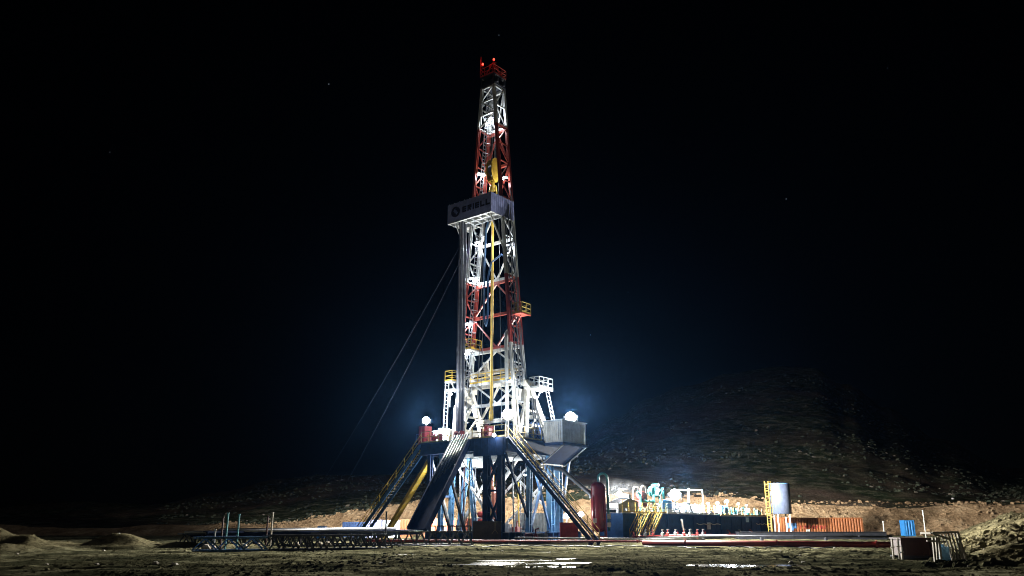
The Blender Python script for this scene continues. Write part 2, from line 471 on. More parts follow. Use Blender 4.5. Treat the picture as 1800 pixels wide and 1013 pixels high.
# ================================================================== MAST
mast = thing('drilling_mast', 'tall red and white lattice mast of the drilling rig', 'drilling mast', (0, 0, 9.75))
def w(z): return 2.8 + (27 - z) * .082
def D(z): return 1.78 + max(0, (20 - z)) * .045
SEC = [(13.6, 19.6, 'white', 'white lowest section of the mast'), (19.6, 27.1, 'red', 'lower red section of the mast'),
       (27.1, 36.1, 'white', 'white middle section behind the board'), (36.1, 45.2, 'red', 'upper red section of the mast'),
       (45.2, 50.3, 'white', 'white top section of the mast')]
def leg_pt(sx, sy, z): return Vector((D(z) if sx else 0, sy * w(z), z))
for z0, z1, cm, lab in SEC:
    for sy in (-1, 1):
        fr = MB(); lt = MB()
        for sx in (0, 1):
            fr.ibeam(leg_pt(sx, sy, z0), leg_pt(sx, sy, z1), .30, .30, (1, 0, 0), .07)
        n = max(2, round((z1 - z0) / 2.1)); st = (z1 - z0) / n
        for i in range(n + 1):
            z = z0 + i * st + (.12 if i == 0 else -.12 if i == n else 0)
            (fr if i in (0, n) else lt).bar(leg_pt(0, sy, z), leg_pt(1, sy, z), .13)
            if i < n:
                za, zb = z0 + i * st, z0 + (i + 1) * st
                if i % 2: lt.bar(leg_pt(0, sy, za), leg_pt(1, sy, zb), .13)
                else: lt.bar(leg_pt(1, sy, za), leg_pt(0, sy, zb), .13)
        o = fr.build('mast_column', M[cm], mast); o['label'] = lab.replace('section', 'column')
        lt.build('lattice_bracing', M[cm], o)
    lt = MB()
    n = max(1, round((z1 - z0) / 3.8)); st = (z1 - z0) / n
    for i in range(n + 1):
        z = z0 + i * st + (.15 if i == 0 else -.15 if i == n else 0)
        lt.bar(leg_pt(1, -1, z), leg_pt(1, 1, z), .26, .30)
        if i < n:
            za, zb = z0 + i * st + .2, z0 + (i + 1) * st - .2
            mid = Vector((D(zb), 0, zb if i % 2 else za))
            o_ = za if i % 2 else zb
            lt.bar(leg_pt(1, -1, o_), mid, .15); lt.bar(leg_pt(1, 1, o_), mid, .15)
    if z0 > 36:   # front bracing closes the mast above the board
        n = 3
        st = (z1 - z0) / n
        for i in range(n):
            za, zb = z0 + i * st, z0 + (i + 1) * st
            if z0 > 45:
                lt.bar(leg_pt(0, -1, zb - .1), leg_pt(0, 1, zb - .1), .16)
                lt.bar(leg_pt(0, -1 if i % 2 else 1, za), leg_pt(0, 1 if i % 2 else -1, zb), .12)
    lt.build('cross_bracing', M[cm], mast)
# lower flared feet, A-frame and gussets
for sy in (-1, 1):
    b = MB()
    y = sy * (w(13.6)); yf = sy * w(9.75)
    b.ibeam((0, y, 13.7), (0.05, yf, 9.75), .45, .5, (1, 0, 0), .1)
    b.ibeam((D(13.6), y, 13.7), (0.15, yf, 10.4), .42, .42, (0, 1, 0), .09)
    b.bar((0, sy * w(14.6), 14.3), (D(14), sy * w(14.6), 14.3), .25, 1.1)
    b.box(-.1, .5, yf - .35, yf + .35, 9.75, 10.1)
    o = b.build('mast_foot', M['cream'], mast)
    a = MB()
    ap = Vector((2.1, sy * (w(15.4) + .25), 15.6))
    a.bar(ap, (5.2, sy * 4.35, 9.85), .48, .55)
    a.bar(ap - Vector((.2, 0, 0)), (1.2, sy * 4.35, 9.85), .40, .45)
    a.bar(ap + Vector((-.9, 0, -.1)), ap + Vector((.9, 0, -.1)), .5, .6)
    for k in range(1, 4):
        t_ = k / 4
        q = ap.lerp(Vector((5.2, sy * 4.35, 9.85)), t_); q2 = ap.lerp(Vector((1.2, sy * 4.35, 9.85)), t_)
        a.bar(q, q2, .14, .2)
    a.bar(ap.lerp(Vector((5.2, sy * 4.35, 9.85)), .5), ap.lerp(Vector((1.2, sy * 4.35, 9.85)), .98), .12, .16)
    a.box(4.8, 5.6, sy * 4.35 - .35, sy * 4.35 + .35, 9.75, 10.05)
    o = a.build('a_frame', M['cream'], mast)
cb = MB()
for z, x in ((15.8, 2.2), (12.3, 3.7)):
    cb.bar((x, -3.9, z), (x, 3.9, z), .34, .42)
cb.bar((3.7, -3.9, 12.3), (2.2, 0, 15.6), .2); cb.bar((3.7, 3.9, 12.3), (2.2, 0, 15.6), .2)
cb.bar((1.9, -3.4, 17.2), (1.9, 3.4, 17.2), .3, .45)
for yy in (-1.5, -1.2, 1.2, 1.5):
    cb.bar((2.0, yy, 15.9), (2.0, yy * 1.25, 18.4), .22, .3)
cb.build('cross_beam', M['cream'], mast)
# cross walkway with yellow rail
wk = MB(); wk.box(1.2, 2.0, -3.3, 3.3, 15.98, 16.06); wk.box(1.2, 1.26, -3.3, 3.3, 15.8, 15.98)
wo_ = wk.build('walkway', M['white'], mast)
MB().rail((1.22, -3.2, 16.06), (1.22, 3.2, 16.06), 1.0, 1.1, .07).build('railing', M['yellow'], wo_)
# monkey board
bx0, bx1, by0, by1, bz = -2.1, 1.75, -2.42, 3.95, 33.85
brd = MB()
for x in np.arange(bx0 + .1, -.05, .62): brd.box(x, x + .50, by0 + .05, by1 - .05, bz, bz + .06)
brd.box(-.05, bx1 - .3, 2.6, by1 - .05, bz, bz + .06)
for y in np.linspace(by0 + .1, by1 - .1, 7): brd.bar((bx0 + .05, y, bz - .13), (0.1 if y > by0 + .2 else bx1, y, bz - .13), .12, .24)
for x in (bx0 + .08, -1.1, -.05): brd.bar((x, by0 + .02, bz - .14), (x, by1 - .02, bz - .14), .16, .28)
brd.bar((-.1, by1 - .1, bz - .13), (bx1, by1 - .1, bz - .13), .12, .24)
mbd = brd.build('monkey_board', M['white'], mast)
pn = MB()
pn.corr((bx0, by1, 0), (0, -1, 0), by1 - by0, bz - .22, bz + 1.98, (-1, 0, 0), .35, .012)
pn.corr((bx0, by0, 0), (1, 0, 0), bx1 - bx0, bz - .22, bz + 1.98, (0, -1, 0), .35, .012)
pn.corr((bx1, by1, 0), (-1, 0, 0), bx1 - bx0, bz - .22, bz + 1.98, (0, 1, 0), .35, .012)
pn.box(bx0 + .02, bx0 + .06, by0 + .02, by1 - .02, bz + 1.86, bz + 1.95)
pn.box(bx0 + .02, bx1, by0 + .02, by0 + .06, bz + 1.86, bz + 1.95)
wall = pn.build('wind_wall', M['panel'], mbd)
# stiffeners on the inner side
sf = MB()
for y in np.linspace(by0 + .15, by1 - .15, 9): sf.bar((bx0 + .1, y, bz), (bx0 + .1, y, bz + 2.1), .06)
for x in np.linspace(bx0 + .5, bx1, 5):
    sf.bar((x, by0 + .1, bz), (x, by0 + .1, bz + 2.12), .06); sf.bar((x, by1 - .1, bz), (x, by1 - .1, bz + 2.12), .06)
sf.build('stiffener', M['white'], mbd)
for y, zt in ((by0 + .4, 29.6), (3.0, 29.8)):
    yy = -w(zt) if y < 0 else w(zt)
    MB().bar((bx0 + .3, y, bz - .25), (0, yy, zt), .14).build('board_brace', M['white'], mbd)
# lettering: strokes of the word on the front sheet
lt = MB()
def stroke(y, z, dy, dz, dy2=None):   # rectangle, y measured rightwards as the viewer reads
    lt.box(bx0 - .035, bx0 - .014, -(y + dy), -y, z, z + dz)
def letter(ch, y, z, wd, h, t):
    if ch == 'E':
        stroke(y, z, t, h)
        for k in (0, .5, 1): stroke(y + t * 1.01, z + k * (h - t), wd - t, t)
    if ch == 'L': stroke(y, z, t, h); stroke(y + t * 1.01, z, wd - t, t)
    if ch == 'I': stroke(y, z, t, h)
    if ch == 'R':
        stroke(y, z, t, h); stroke(y + t * 1.01, z + h - t, wd - 2 * t, t); stroke(y + t * 1.01, z + .42 * h, wd - 2 * t, t)
        stroke(y + wd - t, z + .42 * h, t, .58 * h)
        lt.bar((bx0 - .024, -(y + wd * .45), z + .42 * h), (bx0 - .024, -(y + wd - t * .6), z + .02), .02, t * 1.1, (0, 1, 0))
cur = -1.72
for ch in 'ERIELL':
    wd = .17 if ch == 'I' else .60
    letter(ch, cur, bz + .60, wd, .68, .19); cur += wd + .16
# round swirl emblem
def ring(cy, cz, r0, r1, a0, a1, n=22):
    vs = []; fs = []
    for i in range(n + 1):
        a = R(a0 + (a1 - a0) * i / n); k = math.sin(math.pi * i / n) ** .5
        rm = (r0 + r1) / 2; hw = (r1 - r0) / 2 * (.25 + .75 * k)
        for q in (rm - hw, rm + hw):
            for x in (bx0 - .014, bx0 - .035): vs.append((x, -(cy + math.cos(a) * q), cz + math.sin(a) * q))
    for i in range(n):
        o = 4 * i; fs += [(o + 1, o + 3, o + 7, o + 5), (o, o + 4, o + 6, o + 2), (o, o + 1, o + 5, o + 4), (o + 2, o + 6, o + 7, o + 3)]
    lt.add(vs, fs)
ring(-2.72, bz + .93, .36, .66, 60, 265); ring(-2.72, bz + .93, .36, .66, 250, 420)
ring(-2.60, bz + 1.05, .02, .30, -60, 150); ring(-2.84, bz + .81, .02, .30, 120, 330)
lt.build('lettering', M['ink'], wall)
# ladder with cage in the left column
ld = MB()
lx = .9
for z0, z1 in ((10, 33), (35.5, 50)):
    for q in (-.22, .22):
        ld.bar((lx + q, w(z0) - .25, z0), (lx + q, w(z1) - .25, z1), .07)
    for z in np.arange(z0, z1, .42): ld.bar((lx - .22, w(z) - .25, z), (lx + .22, w(z) - .25, z), .045)
    for z in np.arange(z0 + 2, z1, 1.2):
        y_ = w(z) - .3
        ld.tube([(lx - .35, y_, z), (lx - .33, y_ - .45, z), (lx, y_ - .7, z), (lx + .33, y_ - .45, z), (lx + .35, y_, z)], .03, 5)
ld.build('ladder', M['steel'], mast)
# side platforms
def platform(x0, x1, y0, y1, z, mat='yellow', sides='xXyY', lab=None):
    b = MB(); b.box(x0, x1, y0, y1, z, z + .07)
    b.bar((x0, y0, z - .06), (x1, y0, z - .06), .1); b.bar((x0, y1, z - .06), (x1, y1, z - .06), .1)
    b.bar(((x0 + x1) / 2, (y0 + y1) / 2, z - .05), ((x0 + x1) / 2, (y0 if abs(y0) < abs(y1) else y1), z - 1.1), .1)
    o = b.build('platform', M['white'] if mat != 'dkyel' else M['red'], mast)
    r = MB()
    if 'x' in sides: r.rail((x0, y0, z + .07), (x0, y1, z + .07), 1.1, .8, .06)
    if 'X' in sides: r.rail((x1, y0, z + .07), (x1, y1, z + .07), 1.1, .8, .06)
    if 'y' in sides: r.rail((x0, y0, z + .07), (x1, y0, z + .07), 1.1, .8, .06)
    if 'Y' in sides: r.rail((x0, y1, z + .07), (x1, y1, z + .07), 1.1, .8, .06)
    r.build('railing', M[mat], o)
platform(.3, 1.8, -w(23) - 1.5, -w(23) - .1, 22.6, 'dkyel')
platform(0, 1.7, w(19.6) - 1.3, w(19.6) - .2, 19.6, 'yellow', 'xyY')
platform(-1.0, .1, w(16) + .1, w(16) + 1.1, 16.2, 'yellow')
platform(2.3, 4.6, -w(15) - 1.5, -w(15) - .2, 15.0, 'white')
sl = MB()
for q in (3.6, 4.1): sl.bar((q, -5.1, 15), (q + .9, -5.7, 9.8), .07)
for z in np.arange(9.9, 15, .4):
    k = (15 - z) / 5.2; sl.bar((3.6 + .9 * k, -5.1 - .6 * k, z), (4.1 + .9 * k, -5.1 - .6 * k, z), .05)
sl.build('ladder', M['white'], mast)
sl = MB()
for q in (-.8, -.3): sl.bar((q, 4.9, 16.1), (q, 5.1, 9.8), .07)
for z in np.arange(9.9, 16, .4): sl.bar((-.8, 5.0, z), (-.3, 5.0, z), .05)
sl.build('ladder', M['white'], mast)
# cable runs and hoses on the right column
cr = MB()
for k, (x, dy) in enumerate(((.3, .25), (.7, .32), (1.2, .28), (1.5, .2))):
    pts = [(x + .12 * math.sin(i * 1.7 + k), -w(z) - dy - .06 * math.cos(i * 2.3 + k * 2), z) for i, z in enumerate(np.linspace(14 + k, 34 + k * 1.2, 16))]
    cr.tube(pts, .075 if k % 2 else .05, 6)
cr.build('cable_run', M['steel'], mast)
cr = MB()
for k in range(3):
    pts = [(2.2 + .3 * k, -w(z) - .5 - .9 * ((14 - z) / 4) ** 2 * (k + 1) * .3, z) for z in np.linspace(10.4, 14, 8)]
    cr.tube(pts, .07, 6)
cr.build('service_hose', M['black'], mast)
# stand pipe
MB().tube([(-.45, -3.35, 9.8), (-.45, -3.2, 20.0), (-.35, -3.1, 20.5), (0, -3.0, 20.8)], .2, 12).build('stand_pipe', M['white'], mast, True)
# crown
cw = MB()
cw.box(-.1, 1.9, -1.1, 1.1, 50.35, 50.6)
for x in (.3, 1.5):
    cw.bar((x, -1.3, 50.9), (x, 1.3, 50.9), .2, .6)
cw.box(-.2, 2.0, -1.05, 1.05, 51.62, 51.7)
for x, y in ((-.1, -.95), (-.1, .95), (1.9, -.95), (1.9, .95)): cw.bar((x * .9, y * .9, 50.5), (x, y, 51.65), .14)
crown = cw.build('crown_frame', M['dark'], mast)
for k, y in enumerate((-.75, -.45, -.15, .15, .45, .75)):
    MB().tube([(.9, y - .08, 51.1), (.9, y - .02, 51.1), (.9, y + .02, 51.1), (.9, y + .08, 51.1)], [.72, .66, .66, .72], 18).build('sheave', M['dark'], crown)
cr = MB()
for a, b in (((-.2, -1.05), (-.2, 1.05)), ((-.2, -1.05), (2.0, -1.05)), ((2.0, -1.05), (2.0, 1.05)), ((-.2, 1.05), (2.0, 1.05))):
    cr.rail((*a, 51.7), (*b, 51.7), 1.1, .7, .06)
cr.build('crown_railing', M['red'], mast)
cg = MB()
for x in (.2, 1.6):
    cg.bar((x, -.9, 51.7), (.9, 0, 53.9), .12); cg.bar((x, .9, 51.7), (.9, 0, 53.9), .12)
cg.bar((.9, -.5, 53.7), (.9, .5, 53.7), .14)
cg.bar((-.15, 1.0, 51.7), (-.15, 1.0, 54.6), .05)
cg.build('gin_pole', M['red'], mast)

# beacons and tube lamps on the mast
for x, y, z, lab in ((.9, -.1, 54.1, 'red beacon on the very top of the crown'), (-.1, .75, 53.3, 'red beacon on the left of the crown railing')):
    t = thing('beacon_light', lab, 'warning light', (x, y, z), RIGM, 'red warning beacons on the crown')
    MB().tube([(x, y, z - .25), (x, y, z)], .1, 10).build('lamp_base', M['dark'], t)
    MB().tube([(x, y, z), (x, y, z + .12), (x, y, z + .26), (x, y, z + .32)], [.10, .12, .10, .04], 12).build('lamp_glass', M['redlamp'], t)
    light(t, (x - .5, y, z + .35), 34, (1, .04, .02), .1)
TUBES = [(.75, 1.55, 39.9, 420, 'tube lamp in the upper red section beside the yellow block'),
         (.9, 2.75, 27.75, 520, 'tube lamp at the foot of the white middle section'),
         (.7, 3.1, 22.6, 280, 'tube lamp in the left column of the lower red section'),
         (.5, 3.35, 19.3, 420, 'tube lamp under the small yellow platform'),
         (-.6, 4.3, 15.3, 420, 'tube lamp beside the drill pipe at the mast base'),
         (-.2, -3.35, 15.5, 520, 'tube lamp on the right column above the floodlight'),
         (.9, -1.9, 38.6, 160, 'tube lamp on the right column of the upper red section'),
         (1.0, -2.3, 30.6, 420, 'tube lamp on the right column under the board'),
         (1.0, 2.2, 31.9, 420, 'tube lamp under the monkey board at the left column'),
         (.9, .3, 46.6, 700, 'added unseen tube lamp lighting the white top section')]  # last tube is an added, unseen source for the top section
for k, (x, y, z, pw, lab) in enumerate(TUBES):
    t = thing('tube_lamp', lab, 'tube lamp', (x, y, z), RIGM, 'tube lamps fixed along the mast')
    L = .62 if k < 5 else .4
    vis = k < 6
    a, b = (x - L, y, z - .12), (x + L, y, z + .12)
    MB().bar(Vector(a) + Vector((0, 0, .16)), Vector(b) + Vector((0, 0, .16)), .3, .08).build('lamp_housing', M['steel'], t)
    MB().tube([a, b], .10 if vis else .035, 10).build('lamp_glass', M['tube'], t)
    light(t, (x, y - math.copysign(.35, y), z - .3), pw * (1.0 if z > 20 else .30), (.84, .92, 1), .12)
t = thing('marker_lamp', 'small violet lamp behind the drill pipe', 'lamp', (.1, 3.2, 30), RIGM)
MB().box(.0, .2, 3.1, 3.3, 29.9, 31.2).build('lamp_housing', M['dark'], t)
MB().box(-.08, -.02, 3.05, 3.35, 29.95, 31.1).build('lamp_glass', M['violet'], t)
light(t, (-.3, 3.3, 30.5), 30, (.3, .15, 1), .1)

# travelling block, hook, kelly
tb = thing('travelling_block', 'yellow hoisting block hanging in the upper mast', 'hoisting block', (1.0, 0, 37.4))
b = MB()
prof = [(.15, 41.5), (.5, 41.2), (.72, 40.6), (.72, 39.6), (.5, 38.9), (.2, 38.6)]
for y0, y1 in ((-.42, -.34), (.34, .42)):
    vs = [(1 + s * a, y, z) for y in (y0, y1) for s, a, z in [(1, a, z) for a, z in prof] + [(-1, a, z) for a, z in prof[::-1]]]
    n = len(prof) * 2
    b.add(vs, [tuple(range(n)), tuple(range(n, 2 * n))[::-1]] + [(i, i + n, (i + 1) % n + n, (i + 1) % n) for i in range(n)])
b.box(.6, 1.4, -.34, .34, 38.7, 39.0); b.box(.75, 1.25, -.34, .34, 41.1, 41.3)
b.build('block_frame', M['yellow'], tb)
for y in (-.2, 0, .2):
    MB().tube([(1, y - .07, 40.1), (1, y, 40.1), (1, y + .07, 40.1)], [.62, .55, .62], 18).build('sheave', M['steel'], tb)
b = MB(); b.tube([(1, 0, 38.7), (1, 0, 38.3), (1, 0, 38.2), (1, 0, 37.7), (1, 0, 37.5)], [.2, .2, .35, .35, .15], 12)
b.tube([(1, -.4, 38.1), (1, -.55, 37.3), (1, -.4, 36.2), (1, 0, 35.8)], .09, 8); b.tube([(1, .4, 38.1), (1, .55, 37.3), (1, .4, 36.2), (1, 0, 35.8)], .09, 8)
b.build('hook', M['yellow'], tb, True)
for k in range(8):
    y = -.28 + .08 * k; x = .5 if k % 2 else 1.5
    MB().tube([(x, y, 40.6), (x, y, 50.8)], .025, 5).build('hoist_line', M['rope'], tb)
ky = thing('kelly_pipe', 'long yellow pipe hanging down the middle of the mast', 'kelly pipe', (1.0, 0, 11.9))
MB().tube([(1.0, 0, 35.7), (1.0, 0, 34.8), (1.0, 0, 34.7), (1.0, 0, 13.0)], [.3, .3, .15, .15], 10).build('kelly_shaft', M['yellow'], ky, True)
MB().tube([(1.0, 0, 13.0), (1.0, 0, 12.9), (1.0, 0, 12.2), (1.0, 0, 11.9)], [.16, .24, .24, .12], 12).build('saver_sub', M['yellow'], ky, True)
hs = MB()
hs.tube([(.9, .35, 34.6), (.7, .7, 33), (.5, .75, 28), (.5, .72, 24), (.5, .62, 22.5), (.5, .42, 22.0), (.5, .2, 22.5), (.5, .14, 24), (.5, .2, 27.2), (.6, -.2, 29.0), (.6, -1.6, 29.6), (.3, -2.6, 28.9)], .11, 8)
single(hs, 'rotary_hose', M['blue'], 'blue grey rubber hose looped beside the yellow pipe', 'hose', (.5, .4, 22), smooth=True)
for k, (x, y, z0, z1, r_) in enumerate(((.4, .9, 10.5, 49, .035), (.3, -.9, 12.5, 33, .03), (1.3, .45, 10, 49, .03), (.8, -1.6, 11, 46, .025), (.6, 1.6, 12, 40, .025))):
    single(MB().tube([(x, y, z0), (x * .9 + .05, y * .5, z1)], r_, 5), 'hoist_cable', M['rope'], 'thin steel cable hanging inside the open mast', 'cable', (x, y, z0), group='cables hanging inside the mast')
# guy wires
for (p0, p1, lab) in ((rig(.3, 2.4, 34), Vector((-27.4, 102.8, 0)), 'thin steel guy wire on the far left of the rig'),
                      (rig(.6, 2.3, 33.2), Vector((-22.8, 98, 0)), 'thin steel guy wire nearer the left stair')):
    pts = [p0.lerp(p1, i / 14) - Vector((0, 0, .9 * math.sin(math.pi * i / 14))) for i in range(15)]
    single(MB().tube(pts, .009, 5), 'guy_wire', M['dark'], lab, 'guy wire', tuple(p1), WM, 'guy wires left of the rig')
# drill pipe stands racked at the left of the board
idx = 0
for i in range(4):
    for j in range(3):
        x = -1.6 + .24 * i + .05 * j; y = 2.2 + .2 * j
        b = MB()
        pts = [(x, y, 9.78), (x, y, 19.0), (x, y, 19.2), (x, y, 19.6), (x, y, 19.8), (x - .02, y, 28.6), (x - .02, y, 28.8), (x - .02, y, 29.2), (x - .02, y, 29.4), (x - .03, y, 35.2)]
        b.tube(pts, [.07, .07, .1, .1, .07, .07, .1, .1, .07, .07], 8)
        single(b, 'drill_pipe', M['pipe' if (i + j) % 2 else 'pipedark'], 'grey drill pipe stand racked upright at the left of the mast', 'drill pipe', (x, y, 9.78), group='drill pipe stands racked in the mast', smooth=True)

# ================================================================== SUBSTRUCTURE AND RIG FLOOR
sub = thing('rig_substructure', 'blue steel substructure carrying the rig floor', 'rig substructure', (0, 0, 0))
DX0, DX1, DY = -3.5, 8.2, 5.6
b = MB(); b.box(DX0, DX1, -DY, DY, 9.5, 9.6)
for x in np.arange(DX0 + .6, DX1, 1.5): b.ibeam((x, -DY + .2, 9.2), (x, DY - .2, 9.2), .25, .55)
b.build('floor_deck', M['navy'], sub)
b = MB()
b.ibeam((DX0, -DY, 9.0), (DX0, DY, 9.0), .5, 1.18, t=.08); b.ibeam((DX0, DY, 9.0), (DX1, DY, 9.0), .5, 1.18, t=.08)
b.ibeam((DX0, -DY, 9.0), (DX1, -DY, 9.0), .5, 1.18, t=.08); b.ibeam((DX1, -DY, 9.0), (DX1, DY, 9.0), .5, 1.18, t=.08)
b.build('edge_beam', M['navy'], sub)
b = MB()
b.box(DX0 - .32, DX0 - .27, -DY - .2, -1.9, 7.9, 9.52); b.box(DX0 - .3, DX1 - 1, -DY - .32, -DY - .27, 8.2, 9.52)
for y in np.arange(-DY, -1.9, .9): b.box(DX0 - .36, DX0 - .32, y, y + .08, 7.95, 9.45)
b.build('skirt_panel', M['navy'], sub)
for sy in (-1, 1):
    b = MB(); b.ibeam((DX0 + .3, sy * 4.9, .5), (DX1 + 1, sy * 4.9, .5), .9, .9, t=.08)
    for x in np.arange(DX0 + .6, DX1 + 1, 1.2): b.box(x, x + .06, sy * 4.9 - .42, sy * 4.9 + .42, .1, .9)
    b.build('base_skid', M['blue'], sub)
b = MB()
for x in (-3, 1.0, 4.8, 8): b.ibeam((x, -4.6, .55), (x, 4.6, .55), .4, .6)
b.build('base_spreader', M['blue'], sub)
LEGS = [(-3.0, -4.7, -3.0, .55, 'navy'), (-3.0, -2.9, -3.0, .55, 'navy'), (-3.0, 4.7, -3.0, .42, 'navy'), (4.5, -4.9, 4.5, .6, 'ltblue'), (5.9, -4.9, 5.9, .6, 'ltblue'),  # shade on the unlit front legs is put into their navy colour
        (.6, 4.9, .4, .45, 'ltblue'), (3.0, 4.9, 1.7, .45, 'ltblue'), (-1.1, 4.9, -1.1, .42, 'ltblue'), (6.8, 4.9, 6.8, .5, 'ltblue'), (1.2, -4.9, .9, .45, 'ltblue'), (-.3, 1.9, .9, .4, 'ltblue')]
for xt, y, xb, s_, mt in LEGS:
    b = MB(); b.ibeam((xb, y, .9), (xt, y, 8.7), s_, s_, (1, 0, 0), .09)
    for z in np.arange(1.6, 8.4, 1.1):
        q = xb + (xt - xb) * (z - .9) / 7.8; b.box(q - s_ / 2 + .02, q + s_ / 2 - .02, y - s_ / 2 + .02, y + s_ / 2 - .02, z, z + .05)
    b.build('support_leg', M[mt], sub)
BR = [((-3, -4.7, 1), (-3, -2.9, 4.6)), ((-3, -2.9, 1), (-3, -4.7, 4.6)), ((-3, -4.7, 4.8), (-3, -2.9, 8.4)), ((-3, -2.9, 4.8), (-3, -4.7, 8.4)), ((-3, -4.7, 4.7), (-3, -2.9, 4.7)),
      ((-2.8, -4.9, 8.4), (1.6, -4.9, 1)), ((4.3, -4.9, 8.2), (1.2, -4.9, 1.2)), ((1.4, -4.9, 8.2), (4.3, -4.9, 1.2)), ((6, -4.9, 1.2), (8, -4.9, 8.4)),
      ((-2.8, 4.9, 8.4), (.6, 4.9, 1)), ((3.0, 4.9, 8.4), (6.6, 4.9, 1)), ((-1.1, 4.9, 4.4), (.5, 4.9, 4.4)), ((4.5, -4.9, 4.8), (5.9, -4.9, 4.8)), ((4.6, -4.9, 1.2), (5.8, -4.9, 4.6)),
      ((8, -4.6, 1), (8, 4.6, 8.4)), ((8, 4.6, 1), (8, -4.6, 8.4)), ((0, 4.5, 8.3), (0, -2, 1)), ((3, 4.5, 1), (3, -4.5, 8.2))]
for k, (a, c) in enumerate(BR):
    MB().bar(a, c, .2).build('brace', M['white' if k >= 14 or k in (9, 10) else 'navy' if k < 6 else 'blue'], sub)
for (x0, y0, x1, y1) in ((DX0, -DY, DX0, -1.4), (DX0, 1.9, DX0, DY), (DX0 + 1.6, -DY, 2.2, -DY), (DX0 + 1.6, DY, DX1, DY), (DX1, -DY, DX1, DY)):
    MB().rail((x0, y0, 9.6), (x1, y1, 9.6), 1.15, 1.3, .07).build('railing', M['dkyel'], sub)
# big white slanting struts and grating seen under the floor
b = MB()
b.tube([(6.5, 3.6, 8.4), (.2, 3.6, 1.2)], .2, 10); b.tube([(7.2, 1.6, 8.4), (.8, 2.2, 1.2)], .2, 10); b.tube([(7.5, -3.2, 8.4), (2.2, -3.2, 1.2)], .18, 10)
b.build('raising_strut', M['white'], sub, True)
CL = random.Random(11)
for k in range(22):
    x = CL.uniform(-2.6, 7.6); y = CL.uniform(-4.2, 4.2); r_ = CL.uniform(.035, .09); zt = CL.uniform(5.5, 8.6); lean = CL.uniform(-.35, .35)
    MB().tube([(x, y, .1), (x, y, 1.2), (x + lean * .5, y, zt * .6), (x + lean, y + lean * .5, zt)], r_, 7).build('service_pipe', M[CL.choice(['dred', 'steel', 'dark', 'white', 'yellow', 'steel', 'dark'])], sub, True)
for k in range(8):
    x = CL.uniform(-3.2, 2); y = CL.uniform(-4.4, 4.4); pts = [(x + .5 * math.sin(i * .8 + k), y + .35 * math.cos(i * .9 + k), 8.6 - i * (.35 + .1 * (k % 3))) for i in range(10)]
    MB().tube(pts, .045, 6).build('hanging_hose', M['black'], sub, True)
for k in range(9):
    x = CL.uniform(-2.5, 7); y = CL.uniform(-3.8, 3.8); a_ = CL.uniform(.3, .8); hh = CL.uniform(.7, 1.9)
    MB().box(x, x + a_, y, y + a_ * 1.2, .02, hh).tube([(x + a_ / 2, y + a_ / 2, hh), (x + a_ / 2, y + a_ / 2, hh + .5), (x + a_, y, hh + .6)], .07, 7).build('equipment_box', M[CL.choice(['blue', 'dred', 'steel', 'white', 'dark'])], sub)
b = MB(); b.box(-1, 5.5, -3.6, 4.2, 8.3, 8.5); b.box(-1.6, 3.4, 2.5, 4.4, 7.4, 8.28); b.box(.2, 1.6, -2.5, 1.0, 7.7, 8.28)
for x in np.arange(-1, 5.4, .9): b.box(x, x + .12, -3.6, 4.2, 8.1, 8.3)
b.build('drip_tray', M['white'], sub)
# blowout preventer
bop = thing('blowout_preventer', 'stacked wellhead valve under the rig floor', 'wellhead valve', (1.0, 0, 0))
b = MB(); b.tube([(1, 0, 0), (1, 0, .8), (1, 0, .82), (1, 0, 1.5), (1, 0, 1.52), (1, 0, 3.0), (1, 0, 3.05), (1, 0, 4.6), (1, 0, 4.65), (1, 0, 5.2), (1, 0, 5.25), (1, 0, 7.6)],
                     [.5, .5, .7, .7, .45, .45, .8, .8, .5, .5, .3, .3], 16)
b.build('valve_stack', M['salmon'], bop)
for z in (1.9, 2.6):
    MB().tube([(1, -1.6, z), (1, -1.5, z), (1, -.6, z), (1, .6, z), (1, 1.5, z), (1, 1.6, z)], [.2, .3, .3, .3, .3, .2], 12).build('ram_body', M['brred'], bop)
# under-floor lamps
for k, (x, y, z, pw, lab) in enumerate(((-1.6, 3.0, 7.2, 1500, 'lamp under the left of the rig floor'), (2.4, 1.0, 7.0, 1300, 'lamp under the middle of the rig floor'), (6.2, -2.6, 7.0, 900, 'lamp under the back right of the rig floor'),
                                         (1.6, -4.0, 6.4, 500, 'lamp under the right edge of the rig floor'))):
    t = thing('work_lamp', lab, 'work lamp', (x, y, z), RIGM, 'work lamps under the rig floor')
    MB().tube([(x, y, z + 1.1), (x, y, z + .2)], .04, 6).build('hanger', M['steel'], t)
    MB().tube([(x, y, z + .25), (x, y, z + .2), (x, y, z)], [.08, .2, .24], 12).build('lamp_housing', M['dark'], t)
    MB().tube([(x, y, z), (x, y, z - .08), (x, y, z - .14)], [.2, .18, .08], 12).build('lamp_glass', M['tube'], t)
    light(t, (x, y, z - .35), pw * .8, (.86, .94, 1), .2)

